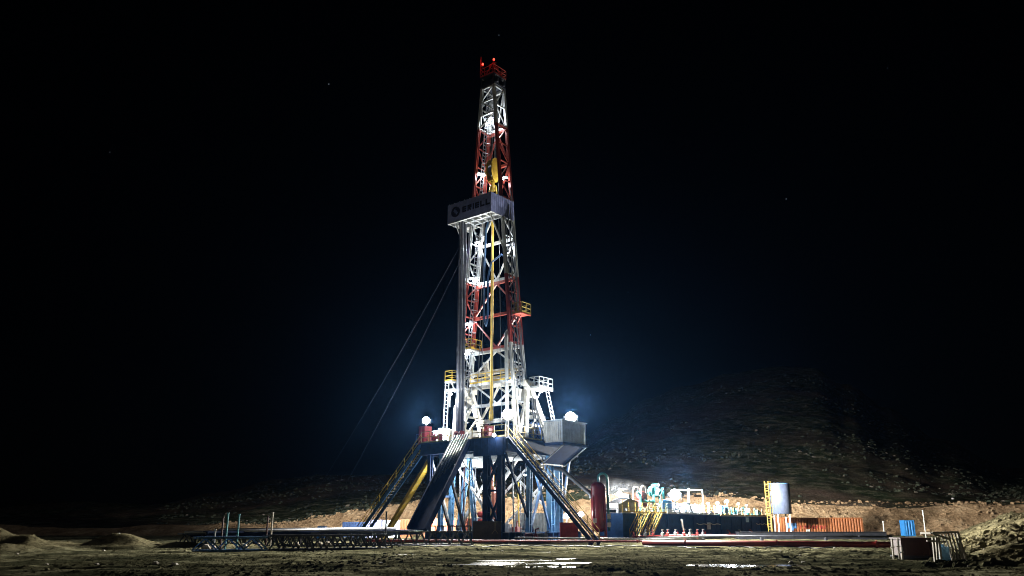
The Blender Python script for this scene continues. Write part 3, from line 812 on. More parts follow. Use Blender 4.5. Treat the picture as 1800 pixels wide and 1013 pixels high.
# floor equipment: drawworks, tongs, drums
t = thing('drawworks', 'dark winch and machinery at the back of the rig floor', 'winch', (5.5, -2, 9.6))
b = MB(); b.box(4.2, 7.4, -3.9, .9, 9.62, 10.1); b.box(5.9, 7.3, -3.7, .7, 10.1, 12.0)
for y in (-3.4, -2.2, -.2, .6): b.tube([(5.2, y - .1, 11), (5.2, y, 11), (5.2, y + .1, 11)], [1.0, 1.05, 1.0], 22)
b.build('winch_frame', M['navy'], t)
MB().tube([(5.2, -3.3, 11), (5.2, .5, 11)], .6, 18).build('drum', M['steel'], t)
b = MB()
for k in range(16):
    z = 10.3 + random.random() * 2.2; x = 4.1 + random.random(); y = -3.9 + random.random() * 1.0
    b.tube([(x, y, z), (x + .3, y - .25, z + .4), (x + .5, y - .1, z - .5), (x + .2, y, 9.7)], .04, 5)
b.build('hoses', M['black'], t)
t = thing('iron_roughneck', 'red pipe tong machine on the rig floor', 'pipe tong', (-1.2, -1.3, 9.6))
b = MB(); b.box(-1.6, -.9, -1.7, -1.0, 9.62, 9.9); b.bar((-1.25, -1.35, 9.9), (-1.25, -1.35, 11.2), .3); b.bar((-1.5, -1.35, 10.9), (-.4, -1.0, 10.9), .25, .4)
b.build('tong_frame', M['dred'], t)
MB().tube([(-.4, -1.0, 10.65), (-.4, -1.0, 10.75), (-.4, -1.0, 11.1), (-.4, -1.0, 11.2)], [.3, .42, .42, .3], 12).build('tong_head', M['dred'], t)
for k, (x, y, m_, lab) in enumerate(((-2.9, .9, 'dred', 'red air winch by the railing above the ramp'), (-2.6, 4.2, 'dred', 'red air winch by the railing left of the ramp'), (-2.7, -2.6, 'dred', 'dark red winch by the front railing'))):
    t = thing('air_winch', lab, 'winch', (x, y, 9.6), RIGM, 'small winches on the rig floor')
    MB().box(x - .35, x + .35, y - .5, y + .5, 9.62, 9.78).box(x - .3, x + .3, y - .5, y - .38, 9.78, 10.6).box(x - .3, x + .3, y + .38, y + .5, 9.78, 10.6).build('winch_frame', M[m_], t)
    MB().tube([(x, y - .38, 10.25), (x, y - .3, 10.25), (x, y - .29, 10.25), (x, y + .29, 10.25), (x, y + .3, 10.25), (x, y + .38, 10.25)], [.38, .38, .22, .22, .38, .38], 14).build('drum', M[m_], t)

# ramp (V-door) with pipes lying on it
rp = thing('pipe_ramp', 'dark steel ramp rising from the catwalk to the rig floor', 'ramp', (-9.4, .4, 0))
T0, T1 = Vector((-3.75, 0, 9.55)), Vector((-9.4, 0, 1.25))
dn = (T1 - T0).normalized(); nrm = Vector((-dn.z, 0, dn.x)) * -1
if nrm.z < 0: nrm = -nrm
b = MB()
def rpt(y, k, off): v = T0 + (T1 - T0) * k + nrm * off; return (v.x, y, v.z)
vs = [rpt(-1.2, 0, 0), rpt(.9, 0, 0), rpt(.9, 1, 0), rpt(-1.2, 1, 0), rpt(-1.2, 0, -.35), rpt(.9, 0, -.35), rpt(.9, 1, -.35), rpt(-1.2, 1, -.35)]
b.add(vs, [(0, 1, 2, 3), (7, 6, 5, 4), (0, 4, 5, 1), (1, 5, 6, 2), (2, 6, 7, 3), (3, 7, 4, 0)])
b.build('slide_plate', M['rampnavy'], rp)
for y in (-1.28, .98):
    MB().bar(rpt(y, 0, -.1), rpt(y, 1, -.1), .14, .55).build('side_beam', M['rampnavy'], rp)
for k in np.linspace(.12, .9, 6): MB().bar(rpt(-1.2, k, -.5), rpt(.9, k, -.5), .15, .2).build('cross_member', M['dark'], rp)
b = MB()
b.bar(rpt(-1.1, .45, -.4), (-4.0, -1.1, 1.0), .2); b.build('prop', M['dark'], rp); b = MB(); b.bar(rpt(.8, .45, -.4), (-4.0, .8, 1.0), .2)
b.build('prop', M['dark'], rp)
for k in range(6):
    y = -.95 + k * .35
    single(MB().tube([rpt(y, -.06, .12), rpt(y + .03, .30 + .05 * k, .12)], .075, 8), 'skidded_pipe', M['dark'], 'dark pipe lying up the pipe ramp', 'pipe', rpt(y, .5, .12), group='pipes lying on the ramp', smooth=True)

# staircases down both sides of the front
def staircase(label, top, bot, width, stringer='blue', railm='yellow', group='staircases up to the rig floor', frame=RIGM, nstep=34, rails=True):
    t = thing('staircase', label, 'staircase', tuple(bot), frame, group)
    top = Vector(top); bot = Vector(bot); w_ = Vector(width)
    for s in (0, 1):
        MB().bar(top + w_ * s, bot + w_ * s, .1, .36 if nstep > 20 else .2).build('stringer', M[stringer], t)
    first = None
    side = (bot - top); side.z = 0; side.normalize()
    for i in range(nstep):
        k = (i + .5) / nstep; c = top.lerp(bot, k)
        if first is None:
            b = MB(); b.bar(c + w_ * .03, c + w_ * .97, .26, .04, (0, 0, 1)); first = b.build('step', M['dark'], t); c0 = c
        else:
            d = first.copy(); col.objects.link(d); d.parent = t; d.location = c - c0
    if rails:
        for s in (0, 1):
            b = MB(); n = max(3, nstep // 4)
            for i in range(n + 1):
                p_ = top.lerp(bot, i / n) + w_ * s; b.bar(p_, p_ + Vector((0, 0, 1.1)), .05)
            for h in (1.1, .6): b.bar(top + w_ * s + Vector((0, 0, h)), bot + w_ * s + Vector((0, 0, h)), .05)
            b.build('handrail', M[railm], t)
    return t
staircase('long yellow railed staircase down the left of the rig floor', (-3.4, 5.7, 9.5), (-3.4, 15.2, .1), (1.0, 0, 0), 'blue', 'yellow')
staircase('long yellow railed staircase down the right of the rig floor', (-3.4, -5.7, 9.5), (-3.4, -15.1, .1), (1.0, 0, 0), 'navy', 'dkyel')
# yellow slide
ys = thing('escape_slide', 'bright yellow slide chute under the left staircase', 'slide', (-1.9, 12.6, 0))
a0, a1 = Vector((-1.7, 5.9, 8.0)), Vector((-1.7, 12.5, .2))
MB().bar(a0, a1, .55, .06).build('chute_floor', M['yellow'], ys)
for s in (-.3, .3):
    MB().bar(a0 + Vector((s, 0, .14)), a1 + Vector((s, 0, .14)), .05, .34).build('chute_side', M['yellow'], ys)
b = MB()
for k in np.linspace(.05, .95, 12): q = a0.lerp(a1, k); b.bar(q + Vector((-.33, 0, -.02)), q + Vector((.33, 0, -.02)), .07, .05)
b.build('chute_rib', M['dkyel'], ys)

# doghouse on brackets, right side of the floor
dg = thing('doghouse', 'white corrugated cabin cantilevered on the right of the rig floor', 'cabin', (2.3, -8.1, 9.3))
x0, x1, y0, y1, z0, z1 = 2.3, 6.5, -8.05, -5.75, 9.4, 11.5
b = MB(); b.box(x0 + .05, x1 - .05, y0 + .05, y1 - .05, z0, z1)
b.build('body', M['house'], dg)
b = MB(); b.corr((x0 + .05, y1, 0), (0, -1, 0), y1 - y0, z0 + .05, z1 - .05, (-1, 0, 0), .26, .05)
b.build('corrugated_wall', M['white'], dg)
b = MB(); b.corr((x0, y0 + .05, 0), (1, 0, 0), x1 - x0, z0 + .05, z1 - .05, (0, -1, 0), .5, .02); b.build('side_wall', M['house'], dg)
b = MB(); b.box(x0 - .1, x1 + .1, y0 - .1, y1 + .05, z1, z1 + .1); b.box(x0 - .07, x0 + .03, y0 - .07, y0 + .04, z0, z1); b.build('roof', M['house'], dg)
b = MB(); b.box(x0 - .1, x1 + .1, y0 - .1, -5.6, z0 - .3, z0 - .01); b.build('floor_frame', M['navy'], dg)
b = MB()
for x in (x0 + .1, x1 - .2):
    b.bar((x, y0, z0 - .3), (x, -5.4, z0 - 2.0), .12); 
b.bar((x0 + .1, -5.4, z0 - 2.0), (x1 - .2, -5.4, z0 - 2.0), .12); b.bar((x0 + .1, -5.5, z0 - .4), (x0 + .1, -5.5, z0 - 2.0), .1)
b.build('bracket', M['steel'], dg)
b = MB(); vs = [(x0 + .2, y0 + .1, z0 - .34), (x1 - .2, y0 + .1, z0 - .34), (x1 - .2, -5.5, z0 - 1.9), (x0 + .2, -5.5, z0 - 1.9), (x0 + .2, y0 + .1, z0 - .30), (x1 - .2, y0 + .1, z0 - .30), (x1 - .2, -5.5, z0 - 1.84), (x0 + .2, -5.5, z0 - 1.84)]
b.add(vs, [(0, 1, 2, 3), (7, 6, 5, 4), (0, 4, 5, 1), (1, 5, 6, 2), (2, 6, 7, 3), (3, 7, 4, 0)]); b.build('sloping_underside', M['rampnavy'], dg)
# left cabin and red cabinet
cb_ = thing('floor_cabin', 'white low cabin behind the left railing of the rig floor', 'cabin', (.8, 5.8, 9.6))
b = MB(); b.box(.8, 5.5, 5.7, 8.0, 9.4, 11.3); b.build('body', M['white'], cb_)
b = MB(); b.box(.7, 5.6, 5.6, 8.1, 11.3, 11.42); b.box(.7, 5.6, 6.5, 7.2, 11.42, 11.6); b.build('roof', M['white'], cb_)
b = MB(); b.box(.74, .8, 6.3, 7.2, 9.5, 11.2); b.build('door', M['house'], cb_)
b = MB(); b.box(.6, 5.7, 5.65, 8.1, 9.1, 9.39); b.bar((1, 8, 9.1), (1, 5.7, 7.4), .14); b.bar((5, 8, 9.1), (5, 5.7, 7.4), .14); b.build('floor_frame', M['navy'], cb_)
rc = thing('red_cabinet', 'tall red steel cabinet under the left floodlight', 'cabinet', (-2.3, 6.4, 9.6))
b = MB(); b.box(-2.7, -1.7, 5.9, 6.8, 9.62, 11.5); b.build('body', M['brred'], rc)
b = MB(); b.box(-2.74, -2.7, 5.98, 6.33, 9.75, 11.4); b.box(-2.74, -2.7, 6.37, 6.72, 9.75, 11.4); b.build('door', M['brred'], rc)
b = MB(); b.box(-2.9, -.2, 5.7, 7.0, 9.3, 9.6); b.rail((-2.9, 7.0, 9.6), (-.2, 7.0, 9.6), 1.1, .9, .06); b.build('landing', M['navy'], rc)

flood('huge blinding white floodlight on the doghouse roof', (5.3, -7.0, 12.12), .60, 7000, post=11.6, rows_=1, up=.15, wash=[((-.6, -.78, .15), 150000, 178), ((.6, -.78, -.0), 240000, 170)])
flood('bright floodlight above the red cabinet at the left of the rig floor', (-2.1, 6.35, 12.15), .40, 11000, post=11.5, rows_=1, up=.12, wash=[((.9, .42, -.02), 300000, 120), ((-.85, -.2, .15), 80000, 178)])
flood('bright floodlight on a post above the head of the right staircase', (-2.6, -5.18, 11.8), .55, 1300, post=9.6, rows_=1, up=.3, wash=[((-.78, -.62, .1), 60000, 178)])
flood('small lamp on the front edge of the rig floor', (-3.95, -4.6, 9.75), .17, 120, post=9.5, rows_=1)
flood('small floodlight by the drill pipe at the left foot of the mast', (-.9, 4.1, 14.9), .17, 450, post=13.5, rows_=1)

# flow line from the substructure to the separator
fl = MB(); p0 = rig(5.6, -5.6, 7.0)
fl.tube([rig(4, -4, 7.4), p0, Vector((at(1040, 84), 84, 4.6)), Vector((at(1042, 84), 84, 4.2))], .22, 10)
single(fl, 'flow_line', M['steel'], 'grey pipe sloping down to the red separator', 'pipe', tuple(p0), WM, smooth=True)

# ================================================================== GAS SEPARATOR
GX, GY = at(1054, 84), 84.0
gs = thing('gas_separator', 'tall dark red gas separator vessel with a gooseneck pipe', 'separator vessel', (GX, GY, 0), WM)
MB().tube([(GX, GY, .9), (GX, GY, 1.05), (GX, GY, 1.3), (GX, GY, 5.2), (GX, GY, 5.5), (GX, GY, 5.72), (GX, GY, 5.8)], [.35, .62, .74, .74, .66, .4, .15], 24).build('vessel', M['sepred'], gs, True)
for a in range(4):
    q = R(45 + 90 * a); MB().bar((GX + .95 * math.cos(q), GY + .95 * math.sin(q), 0), (GX + .72 * math.cos(q), GY + .72 * math.sin(q), 4.4), .13).build('leg', M['dred'], gs)
b = MB()
for z in (.5, 2.2, 3.9):
    for a in range(4):
        q, q2 = R(45 + 90 * a), R(135 + 90 * a); r_ = .95 - .23 * z / 4.4
        b.bar((GX + r_ * math.cos(q), GY + r_ * math.sin(q), z), (GX + r_ * math.cos(q2), GY + r_ * math.sin(q2), z), .08)
b.box(GX - 1.1, GX + 1.4, GY - 1.1, GY + 1.1, .05, .25)
b.build('frame', M['dred'], gs)
b = MB(); gp = [(GX + .05, GY, 5.6), (GX + .05, GY, 6.2)] + [(GX + .5 - .45 * math.cos(R(a)), GY, 6.2 + .42 * math.sin(R(a))) for a in range(30, 180, 30)] + [(GX + .95, GY, 6.2), (GX + .97, GY, 4.0), (GX + 1.0, GY, 1.0)]
b.tube(gp, .12, 10); b.build('gooseneck', M['teal'], gs, True)
for dx, z in ((-.5, 2.0), (.9, 1.6), (.92, 2.4)):
    MB().box(GX + dx - .18, GX + dx + .18, GY - 1.02, GY - .98, z - .22, z + .22).build('sign_plate', M['wood'], gs)

# red box and steel bits right of the rig
def skid_box(name, label, cat, px0, px1, Y, h, depth, mat, group=None, lid=True, z0=.15):
    X0, X1 = at(px0, Y), at(px1, Y)
    t = thing(name, label, cat, ((X0 + X1) / 2, Y, 0), WM, group)
    MB().box(X0, X1, Y, Y + depth, z0, h).build('body', M[mat], t)
    b = MB(); b.box(X0 - .05, X1 + .05, Y - .05, Y + depth + .05, h, h + .07)
    for x in (X0, X1): b.box(x - .04, x + .04, Y - .045, Y - .002, z0, h)
    b.build('lid', M[mat], t)
    MB().box(X0 - .08, X1 + .08, Y - .06, Y + .1, -.05, z0 - .003).build('skid', M['dark'], t)
    MB().box(X0 - .08, X1 + .08, Y + depth - .1, Y + depth + .06, -.05, z0 - .003).build('skid', M['dark'], t)
    return t
t = skid_box('fire_box', 'bright red steel box at the foot of the right staircase', 'steel box', 986, 1016, 80, 1.75, 1.6, 'brred')
for px, Y, z, lab, pw in ((997, 82.6, 2.45, 'low lamp just behind the red steel box', 320), (1022, 84.5, 2.6, 'low lamp between the red box and the separator', 130)):
    flood(lab, (at(px, Y), Y, z), .3, pw, frame=WM, post=0, rows_=1, aim=(-.1, -1), group='low lamps near the red box')
# white trailer behind the rig and coloured huts behind
def hut(name, label, px0, px1, Y, h, depth, mat, group=None, corr=True, cat='container'):
    X0, X1 = at(px0, Y), at(px1, Y)
    t = thing(name, label, cat, ((X0 + X1) / 2, Y, 0), WM, group)
    MB().box(X0 + .05, X1 - .05, Y + .05, Y + depth, .1, h - .05).build('body', M[mat], t)
    b = MB(); b.corr((X0 + .05, Y, 0), (1, 0, 0), X1 - X0 - .1, .2, h - .12, (0, -1, 0), .38, .09); b.build('corrugated_wall', M[mat], t)
    b = MB()
    for x in (X0, X1 - .14): b.box(x, x + .14, Y - .06, Y + .08, .05, h)
    b.box(X0 + .14, X1 - .14, Y - .06, Y + .05, h - .13, h); b.box(X0 + .14, X1 - .14, Y - .06, Y + .05, .05, .2)
    b.build('frame', M[mat], t)
    MB().box(X0 + .02, X1 - .02, Y + .05, Y + depth, h - .04, h + .02).build('roof', M[mat], t)
    return t
hut('trailer', 'long white trailer behind the right of the rig', 905, 988, 99, 2.9, 2.6, 'white', cat='trailer')
hut('container', 'salmon pink container behind the blue legs', 745, 832, 100, 2.3, 2.4, 'salmon')
hut('container', 'small grey container behind the yellow slide', 672, 702, 104, 2.1, 2.2, 'house')
hut('container', 'rust brown container left of the pipe ramp', 702, 722, 103.5, 2.2, 2.2, 'orange')
hut('container', 'dark navy container behind the left stair foot', 600, 642, 108, 1.9, 2.3, 'navy')
hut('container', 'violet grey container between stair and slide', 642, 668, 106, 2.15, 2.3, 'panel')
hut('crate', 'small blue crate left of the staircase foot', 556, 569, 100, 1.4, 1.1, 'skyblue', cat='crate')
cabin = hut('hut', 'small bright blue hut in front of the earth bank', 1594, 1612, 116, 2.15, 1.4, 'skyblue', cat='hut')
cont = hut('shipping_container', 'long rusty orange shipping container beside the raised tank', 1368, 1521, 116, 2.5, 2.4, 'orange')
X0 = at(1382, 116)
b = MB(); b.box(X0 + .4, X0 + 1.6, 115.87, 115.895, 1.1, 1.8); b.box(X0 + .8, X0 + 1.2, 115.87, 115.895, .8, 1.1); b.build('emblem', M['blue'], cont)
b = MB()
for k in range(7):
    xx = X0 + 2.1 + k * .55; b.box(xx, xx + .35, 115.87, 115.895, 1.35, 1.45); b.box(xx, xx + .09, 115.87, 115.895, 1.05, 1.35)
    if k % 2: b.box(xx + .26, xx + .35, 115.87, 115.895, 1.05, 1.35)
b.build('faded_lettering', M['dred'], cont)
MB().box(X0 + 2.9, X0 + 3.4, 115.865, 115.89, .55, .95).build('white_plate', M['white'], cont)

# ================================================================== RAISED TANK
TY = 112.0; TX = at(1379, TY)
tk = thing('raised_tank', 'grey blue cylindrical tank standing on legs above the container', 'tank', (TX, TY, 0), WM)
MB().tube([(TX, TY, 2.95), (TX, TY, 3.0), (TX, TY, 6.8), (TX, TY, 6.82)], [1.22, 1.32, 1.32, 1.30], 36).build('shell', M['shell'], tk, True)
MB().tube([(TX, TY, 6.83), (TX, TY, 6.92)], 1.36, 30).build('lid', M['blue'], tk)
for a in range(4):
    q = R(45 + 90 * a); MB().bar((TX + 1.1 * math.cos(q), TY + 1.1 * math.sin(q), 0), (TX + 1.1 * math.cos(q), TY + 1.1 * math.sin(q), 2.95), .14).build('leg', M['white'], tk)
b = MB()
lx0 = TX - 1.95
for x in (lx0, lx0 + .5): b.bar((x, TY, 0), (x, TY, 7.2), .07)
for z in np.arange(.3, 7, .35): b.bar((lx0, TY, z), (lx0 + .5, TY, z), .05)
for z in np.arange(3, 7.2, .75): b.tube([(lx0, TY, z), (lx0 - .15, TY - .4, z), (lx0 + .25, TY - .7, z), (lx0 + .65, TY - .4, z), (lx0 + .5, TY, z)], .035, 5)
for dx, dy in ((-.15, -.4), (.25, -.7), (.65, -.4)): b.bar((lx0 + dx, TY + dy, 3), (lx0 + dx, TY + dy, 7.2), .05)
b.build('caged_ladder', M['dkyel'], tk)

# ================================================================== MUD TANKS along the rig's long axis
MY0, MY1 = -8.8, -5.9
TANKS = [(11.6, 21.0, 2.75, 'dark blue mud tank nearest the separator', 'tankblue'), (21.2, 34.6, 2.75, 'dark blue mud tank under the big floodlight', 'tankblue'), (34.8, 50.5, 2.6, 'farthest dark blue mud tank by the raised tank', 'tankblue')]
for x0, x1, h, lab, m_ in TANKS:
    t = thing('mud_tank', lab, 'mud tank', (x0, MY0, 0), RIGM, 'mud tanks right of the rig')
    MB().box(x0, x1, MY0, MY1, .25, h).build('body', M[m_], t)
    b = MB()
    for x in np.arange(x0, x1, 3.1): b.box(x, x + .1, MY0 - .09, MY0 - .002, .3, h - .05)
    b.box(x0, x1, MY0 - .11, MY0 - .091, h - .2, h); b.box(x0, x1, MY0 - .11, MY0 - .091, .3, .42)
    b.build('rib', M[m_], t)
    MB().box(x0 - .1, x1 + .05, MY0 + .1, MY0 + .35, -.05, .247).build('skid', M['dark'], t)
    MB().box(x0 - .1, x1 + .05, MY1 - .35, MY1 - .1, -.05, .247).build('skid', M['dark'], t)
    MB().box(x0, x1, MY0 - .1, MY1 + .1, h + .002, h + .07).build('walkway', M['steel'], t)
    for yy in (MY0 - .05, MY1 + .05):
        MB().rail((x0 + .05, yy, h + .07), (x1 - .05, yy, h + .07), 1.1, 1.3, .05).build('railing', M['dkyel' if x0 < 20 else 'white' if x0 < 30 else 'dkyel'], t)
    for k in range(3):
        x = x0 + 1.5 + k * 3.4
        MB().tube([(x, MY0 - .1, .9), (x, MY0 - .3, .9), (x, MY0 - .45, .7), (x, MY0 - .45, .3)], .1, 8).build('outlet_pipe', M['steel' if k % 2 else 'dred'], t)
CL = random.Random(5)
for x0, x1, h in ((11.8, 20.8, 2.82), (21.4, 34.4, 2.82), (35, 50, 2.67)):
    b = MB()
    for k in range(int((x1 - x0) * 1.5)):
        x = CL.uniform(x0 + .3, x1 - .6); y = CL.uniform(MY0 + .3, MY1 - .3); hh = CL.uniform(.3, 1.25)
        q = CL.random()
        if q < .45: b.tube([(x, y, h), (x, y, h + hh), (x + .08, y, h + hh + .1), (x + CL.uniform(.3, 1.3), y, h + hh + .1), (x + 1.4, y, h)], CL.uniform(.04, .1), 7)
        elif q < .7: b.box(x, x + CL.uniform(.2, .7), y, y + CL.uniform(.2, .5), h, h + hh * .7)
        elif q < .85: b.bar((x, y, h), (x, y, h + hh * 1.3), .05); b.bar((x - .25, y, h + hh), (x + .25, y, h + hh), .04)
        else: b.tube([(x, y, h), (x, y, h + hh * .6), (x, y, h + hh * .6 + .05)], [CL.uniform(.1, .25)] * 2 + [.05], 10)
    single(b, 'tank_pipework', M[CL.choice(['steel', 'house', 'teal'])], {11.8: 'tangle of pipes and valves on the nearest mud tank', 21.4: 'tangle of pipes and valves on the middle mud tank', 35: 'tangle of pipes and valves on the farthest mud tank'}[x0], 'pipework', (x0, MY0, h), group='pipework on the mud tanks', kind='stuff')
# patches / plates on the tanks
for x, z, ww, hh, m_, lab in ((24.2, 1.3, .5, .9, 'ltblue', 'light blue plate hanging on the middle mud tank'), (30.8, 1.05, .9, .8, 'house', 'pale square notice on the middle mud tank'), (42.2, 1.9, .9, .6, 'ltblue', 'small framed plate on the farthest mud tank')):
    b = MB(); b.box(x, x + ww, MY0 - .16, MY0 - .12, z, z + hh); b.box(x + ww * .3, x + ww * .7, MY0 - .12, MY0 - .112, z + hh * .3, z + hh * .7)
    single(b, 'plate', M[m_], lab, 'plate', (x, MY0 - .16, z))
t = MB(); t.tube([(24.0, MY0 - .3, 2.2), (24.15, MY0 - .35, 1.4), (24.4, MY0 - .4, .7), (25.2, MY0 - .5, .3)], .1, 8)
single(t, 'drain_hose', M['white'], 'white drain hose bent down the middle mud tank', 'hose', (24, MY0 - .3, .3), smooth=True)
for x0, x1, lab in ((28, 34.3, 'pale hose draped on the middle mud tank'), (45.4, 50, 'pale hose draped on the farthest mud tank')):
    pts = [(x0 + (x1 - x0) * i / 12, MY0 - .2, 1.75 - .16 * abs(math.sin(i * .9))) for i in range(13)]
    single(MB().tube(pts, .05, 6), 'draped_hose', M['wood'], lab, 'hose', (x0, MY0 - .2, 1.7))
# shale shaker, degasser, motors etc.
t = thing('shale_shaker', 'grey sloping shale shaker on the nearest mud tank', 'shaker', (13.6, -7.3, 2.8))
b = MB()
for y in (-8.2, -6.6):
    b.add([(12.0, y, 2.85), (16.0, y, 2.85), (16.0, y, 4.0), (14.4, y, 4.35), (12.0, y, 3.7), (12.0, y + .1, 2.85), (16.0, y + .1, 2.85), (16.0, y + .1, 4.0), (14.4, y + .1, 4.35), (12.0, y + .1, 3.7)],
          [(4, 3, 2, 1, 0), (5, 6, 7, 8, 9), (0, 1, 6, 5), (1, 2, 7, 6), (2, 3, 8, 7), (3, 4, 9, 8), (4, 0, 5, 9)])
b.box(12.1, 15.9, -8.1, -6.6, 3.1, 3.25); b.build('shaker_bed', M['steel'], t)
MB().tube([(14.6, -8.0, 4.5), (14.6, -6.7, 4.5)], .26, 12).build('vibrator_motor', M['house'], t)
MB().box(12.2, 12.9, -8.0, -6.8, 3.3, 3.8).build('feed_box', M['white'], t)
t = thing('degasser', 'teal vacuum degasser with round drum and pipes', 'degasser', (20.4, -7.4, 2.8))
MB().tube([(19.6, -8.1, 5.2), (19.6, -8.05, 5.2), (21.4, -7.2, 5.2), (21.45, -7.15, 5.2)], [.35, .62, .62, .35], 18).build('drum', M['teal'], t)
b = MB()
for q in ((19.7, -8.0), (21.3, -7.2), (19.9, -7.0), (21.0, -8.2)): b.bar((*q, 2.82), (q[0], q[1], 4.8), .16)
b.tube([(19.2, -8.3, 3.0), (19.2, -8.3, 4.4), (19.5, -8.2, 4.7), (20.4, -8.4, 4.7), (20.5, -8.5, 3.0), (20.5, -8.5, 1.2)], .15, 8)
b.tube([(20.8, -8.2, 4.9), (21.6, -8.2, 5.6), (22.1, -8.0, 5.3), (22.1, -8.0, 4.4)], .14, 8); b.build('pipework', M['teal'], t)
MB().tube([(20.9, -7.6, 5.8), (20.9, -7.6, 6.05), (20.9, -7.6, 6.1)], [.45, .45, .2], 12).build('motor', M['teal'], t)
t = thing('centrifuge', 'round white hooped frame around a dark red pump', 'pump', (17.8, -7.6, 2.8))
b = MB(); b.tube([(17.2, -7.9, 2.85), (17.2, -7.9, 5.2), (17.35, -7.9, 5.6), (17.8, -7.8, 5.75), (18.4, -7.8, 5.6), (18.55, -7.8, 5.2), (18.55, -7.8, 2.85)], .09, 8)
b.tube([(17.2, -6.9, 2.85), (17.2, -6.9, 5.2), (17.5, -6.9, 5.6), (18.3, -6.9, 5.6), (18.55, -6.9, 5.2), (18.55, -6.9, 2.85)], .09, 8); b.build('hoop_frame', M['white'], t)
MB().tube([(17.4, -7.5, 4.7), (17.5, -7.5, 4.7), (18.2, -7.5, 4.7), (18.3, -7.5, 4.7)], [.3, .5, .5, .3], 14).box(17.3, 18.4, -7.9, -7.0, 3.5, 4.2).build('pump_body', M['dred'], t)
b = MB(); b.tube([(16.6, -8.2, 4.0), (16.3, -8.3, 4.8), (15.9, -8.2, 5.0)], .16, 8); b.tube([(16.4, -8.2, 3.0), (16.6, -8.2, 4.0), (18.9, -8.4, 4.1), (19.1, -8.4, 3.0)], .14, 8); b.build('pipework', M['teal'], t)
def motor(x, y, lab, m_='blue', s=1.0, z=2.82):
    t = thing('agitator_motor', lab, 'motor', (x, y, z), RIGM, 'motors on the mud tanks')
    MB().tube([(x, y, z + .35 * s), (x, y, z + .4 * s), (x, y, z + 1.1 * s), (x, y, z + 1.2 * s)], [.3 * s, .38 * s, .38 * s, .2 * s], 14).build('motor_body', M[m_], t)
    MB().box(x - .45 * s, x + .45 * s, y - .4 * s, y + .4 * s, z, z + .34 * s).build('gearbox', M['steel'], t)
motor(22.9, -8.0, 'large blue motor right of the teal degasser', 'blue', 1.35)
motor(28.3, -7.6, 'pale motor on the middle tank right of the floodlight', 'house', 1.1)
motor(29.6, -7.2, 'red topped motor on the middle tank', 'brred', .8)
motor(37.0, -7.8, 'first blue motor of the pair on the farthest tank', 'blue', 1.1, 2.67)
motor(38.6, -7.8, 'second blue motor of the pair on the farthest tank', 'blue', 1.1, 2.67)
motor(42.0, -7.8, 'green motor on the farthest tank', 'teal', .8, 2.67)
motor(46.0, -7.6, 'pale motor at the far end of the farthest tank', 'white', .9, 2.67)
t = thing('mixing_hopper', 'white box hopper beside the big floodlight', 'hopper', (25.6, -6.6, 2.8))
MB().box(24.2, 30.0, -6.7, -5.9, 2.83, 4.0).build('body', M['white'], t); MB().box(24.1, 30.1, -6.75, -5.85, 4.0, 4.08).build('lid', M['white'], t)
t = thing('gantry_frame', 'white square pipe gantry right of the big floodlight', 'gantry', (29.5, -8.3, 2.8))
b = MB()
for y in (-8.4, -6.4): b.bar((31.2, y, 2.82), (31.2, y, 5.7), .06); b.bar((27.6, y, 5.7), (31.2, y, 5.7), .06)
b.bar((27.6, -8.4, 2.82), (27.6, -8.4, 5.7), .1); b.bar((31.2, -8.4, 5.7), (31.2, -6.4, 5.7), .09); b.build('frame', M['white'], t)
flood('large floodlight on a pole above the mud tanks', (25.6, -7.6, 5.0), .70, 5000, post=2.8, rows_=1, up=.5, wash=[((-.75, -.65, .35), 100000, 178), ((.9, .3, .15), 230000, 165)], group='floodlights over the mud tanks')
for x, y, z, lab, pw, r_ in ((35.4, -7.0, 4.2, 'small lamp left of the blue motor pair', 110, .15), (37.8, -7.2, 4.3, 'small lamp over the blue motor pair', 110, .17), (41.0, -7.0, 4.55, 'brighter small lamp over the farthest tank', 900, .24), (44.6, -7.0, 4.3, 'small lamp over the pale motor', 110, .15), (46.8, -7.2, 4.15, 'last small lamp at the far end of the tanks', 300, .13),
                         (15.2, -6.4, 4.9, 'lamp lost in the steam over the shaker', 1500, .25)):
    flood(lab, (x, y, z), r_, pw, post=2.7, rows_=1, group='small lamps along the mud tanks', mat='lampw' if r_ < .2 else 'lamp')
for k, x in enumerate((15.5, 18.2)):
    staircase(('left' if k == 0 else 'right') + ' one of two short yellow stairs up the mud tank', (x, MY0 - .25, 2.75), (x - 2.9, MY0 - .25, .05), (0, -.8, 0), 'dkyel', 'dkyel', 'short stairs up the mud tank', nstep=11)
# manifold of small pipes and valves in front of the tanks
for k in range(9):
    x = 12.5 + k * 1.6 + random.uniform(-.3, .3); y = MY0 - 1.9 - random.random() * .6
    t = thing('valve', 'small pipe valve on the manifold before the mud tanks', 'valve', (x, y, 0), RIGM, 'valves on the manifold')
    MB().tube([(x, y, 0), (x, y, .5), (x, y, .52), (x, y, .8), (x, y, .82), (x, y, 1.1)], [.08, .08, .17, .17, .05, .05], 8).build('valve_body', M['dred' if k % 2 else 'steel'], t)
    MB().tube([(x - .2, y, 1.1), (x, y - .2, 1.1), (x + .2, y, 1.1), (x, y + .2, 1.1), (x - .2, y, 1.1)], .03, 5).build('hand_wheel', M['steel'], t)
for k, (y, z, m_, lab) in enumerate(((MY0 - 1.9, .45, 'dred', 'dark red manifold pipe before the mud tanks'), (MY0 - 2.5, .3, 'steel', 'grey manifold pipe before the mud tanks'))):
    single(MB().tube([(10.5, y, z), (28, y, z), (28.4, y, z - .05), (44, y, z - .05)], .12, 8), 'manifold_pipe', M[m_], lab, 'pipe', (10.5, y, z), smooth=True)

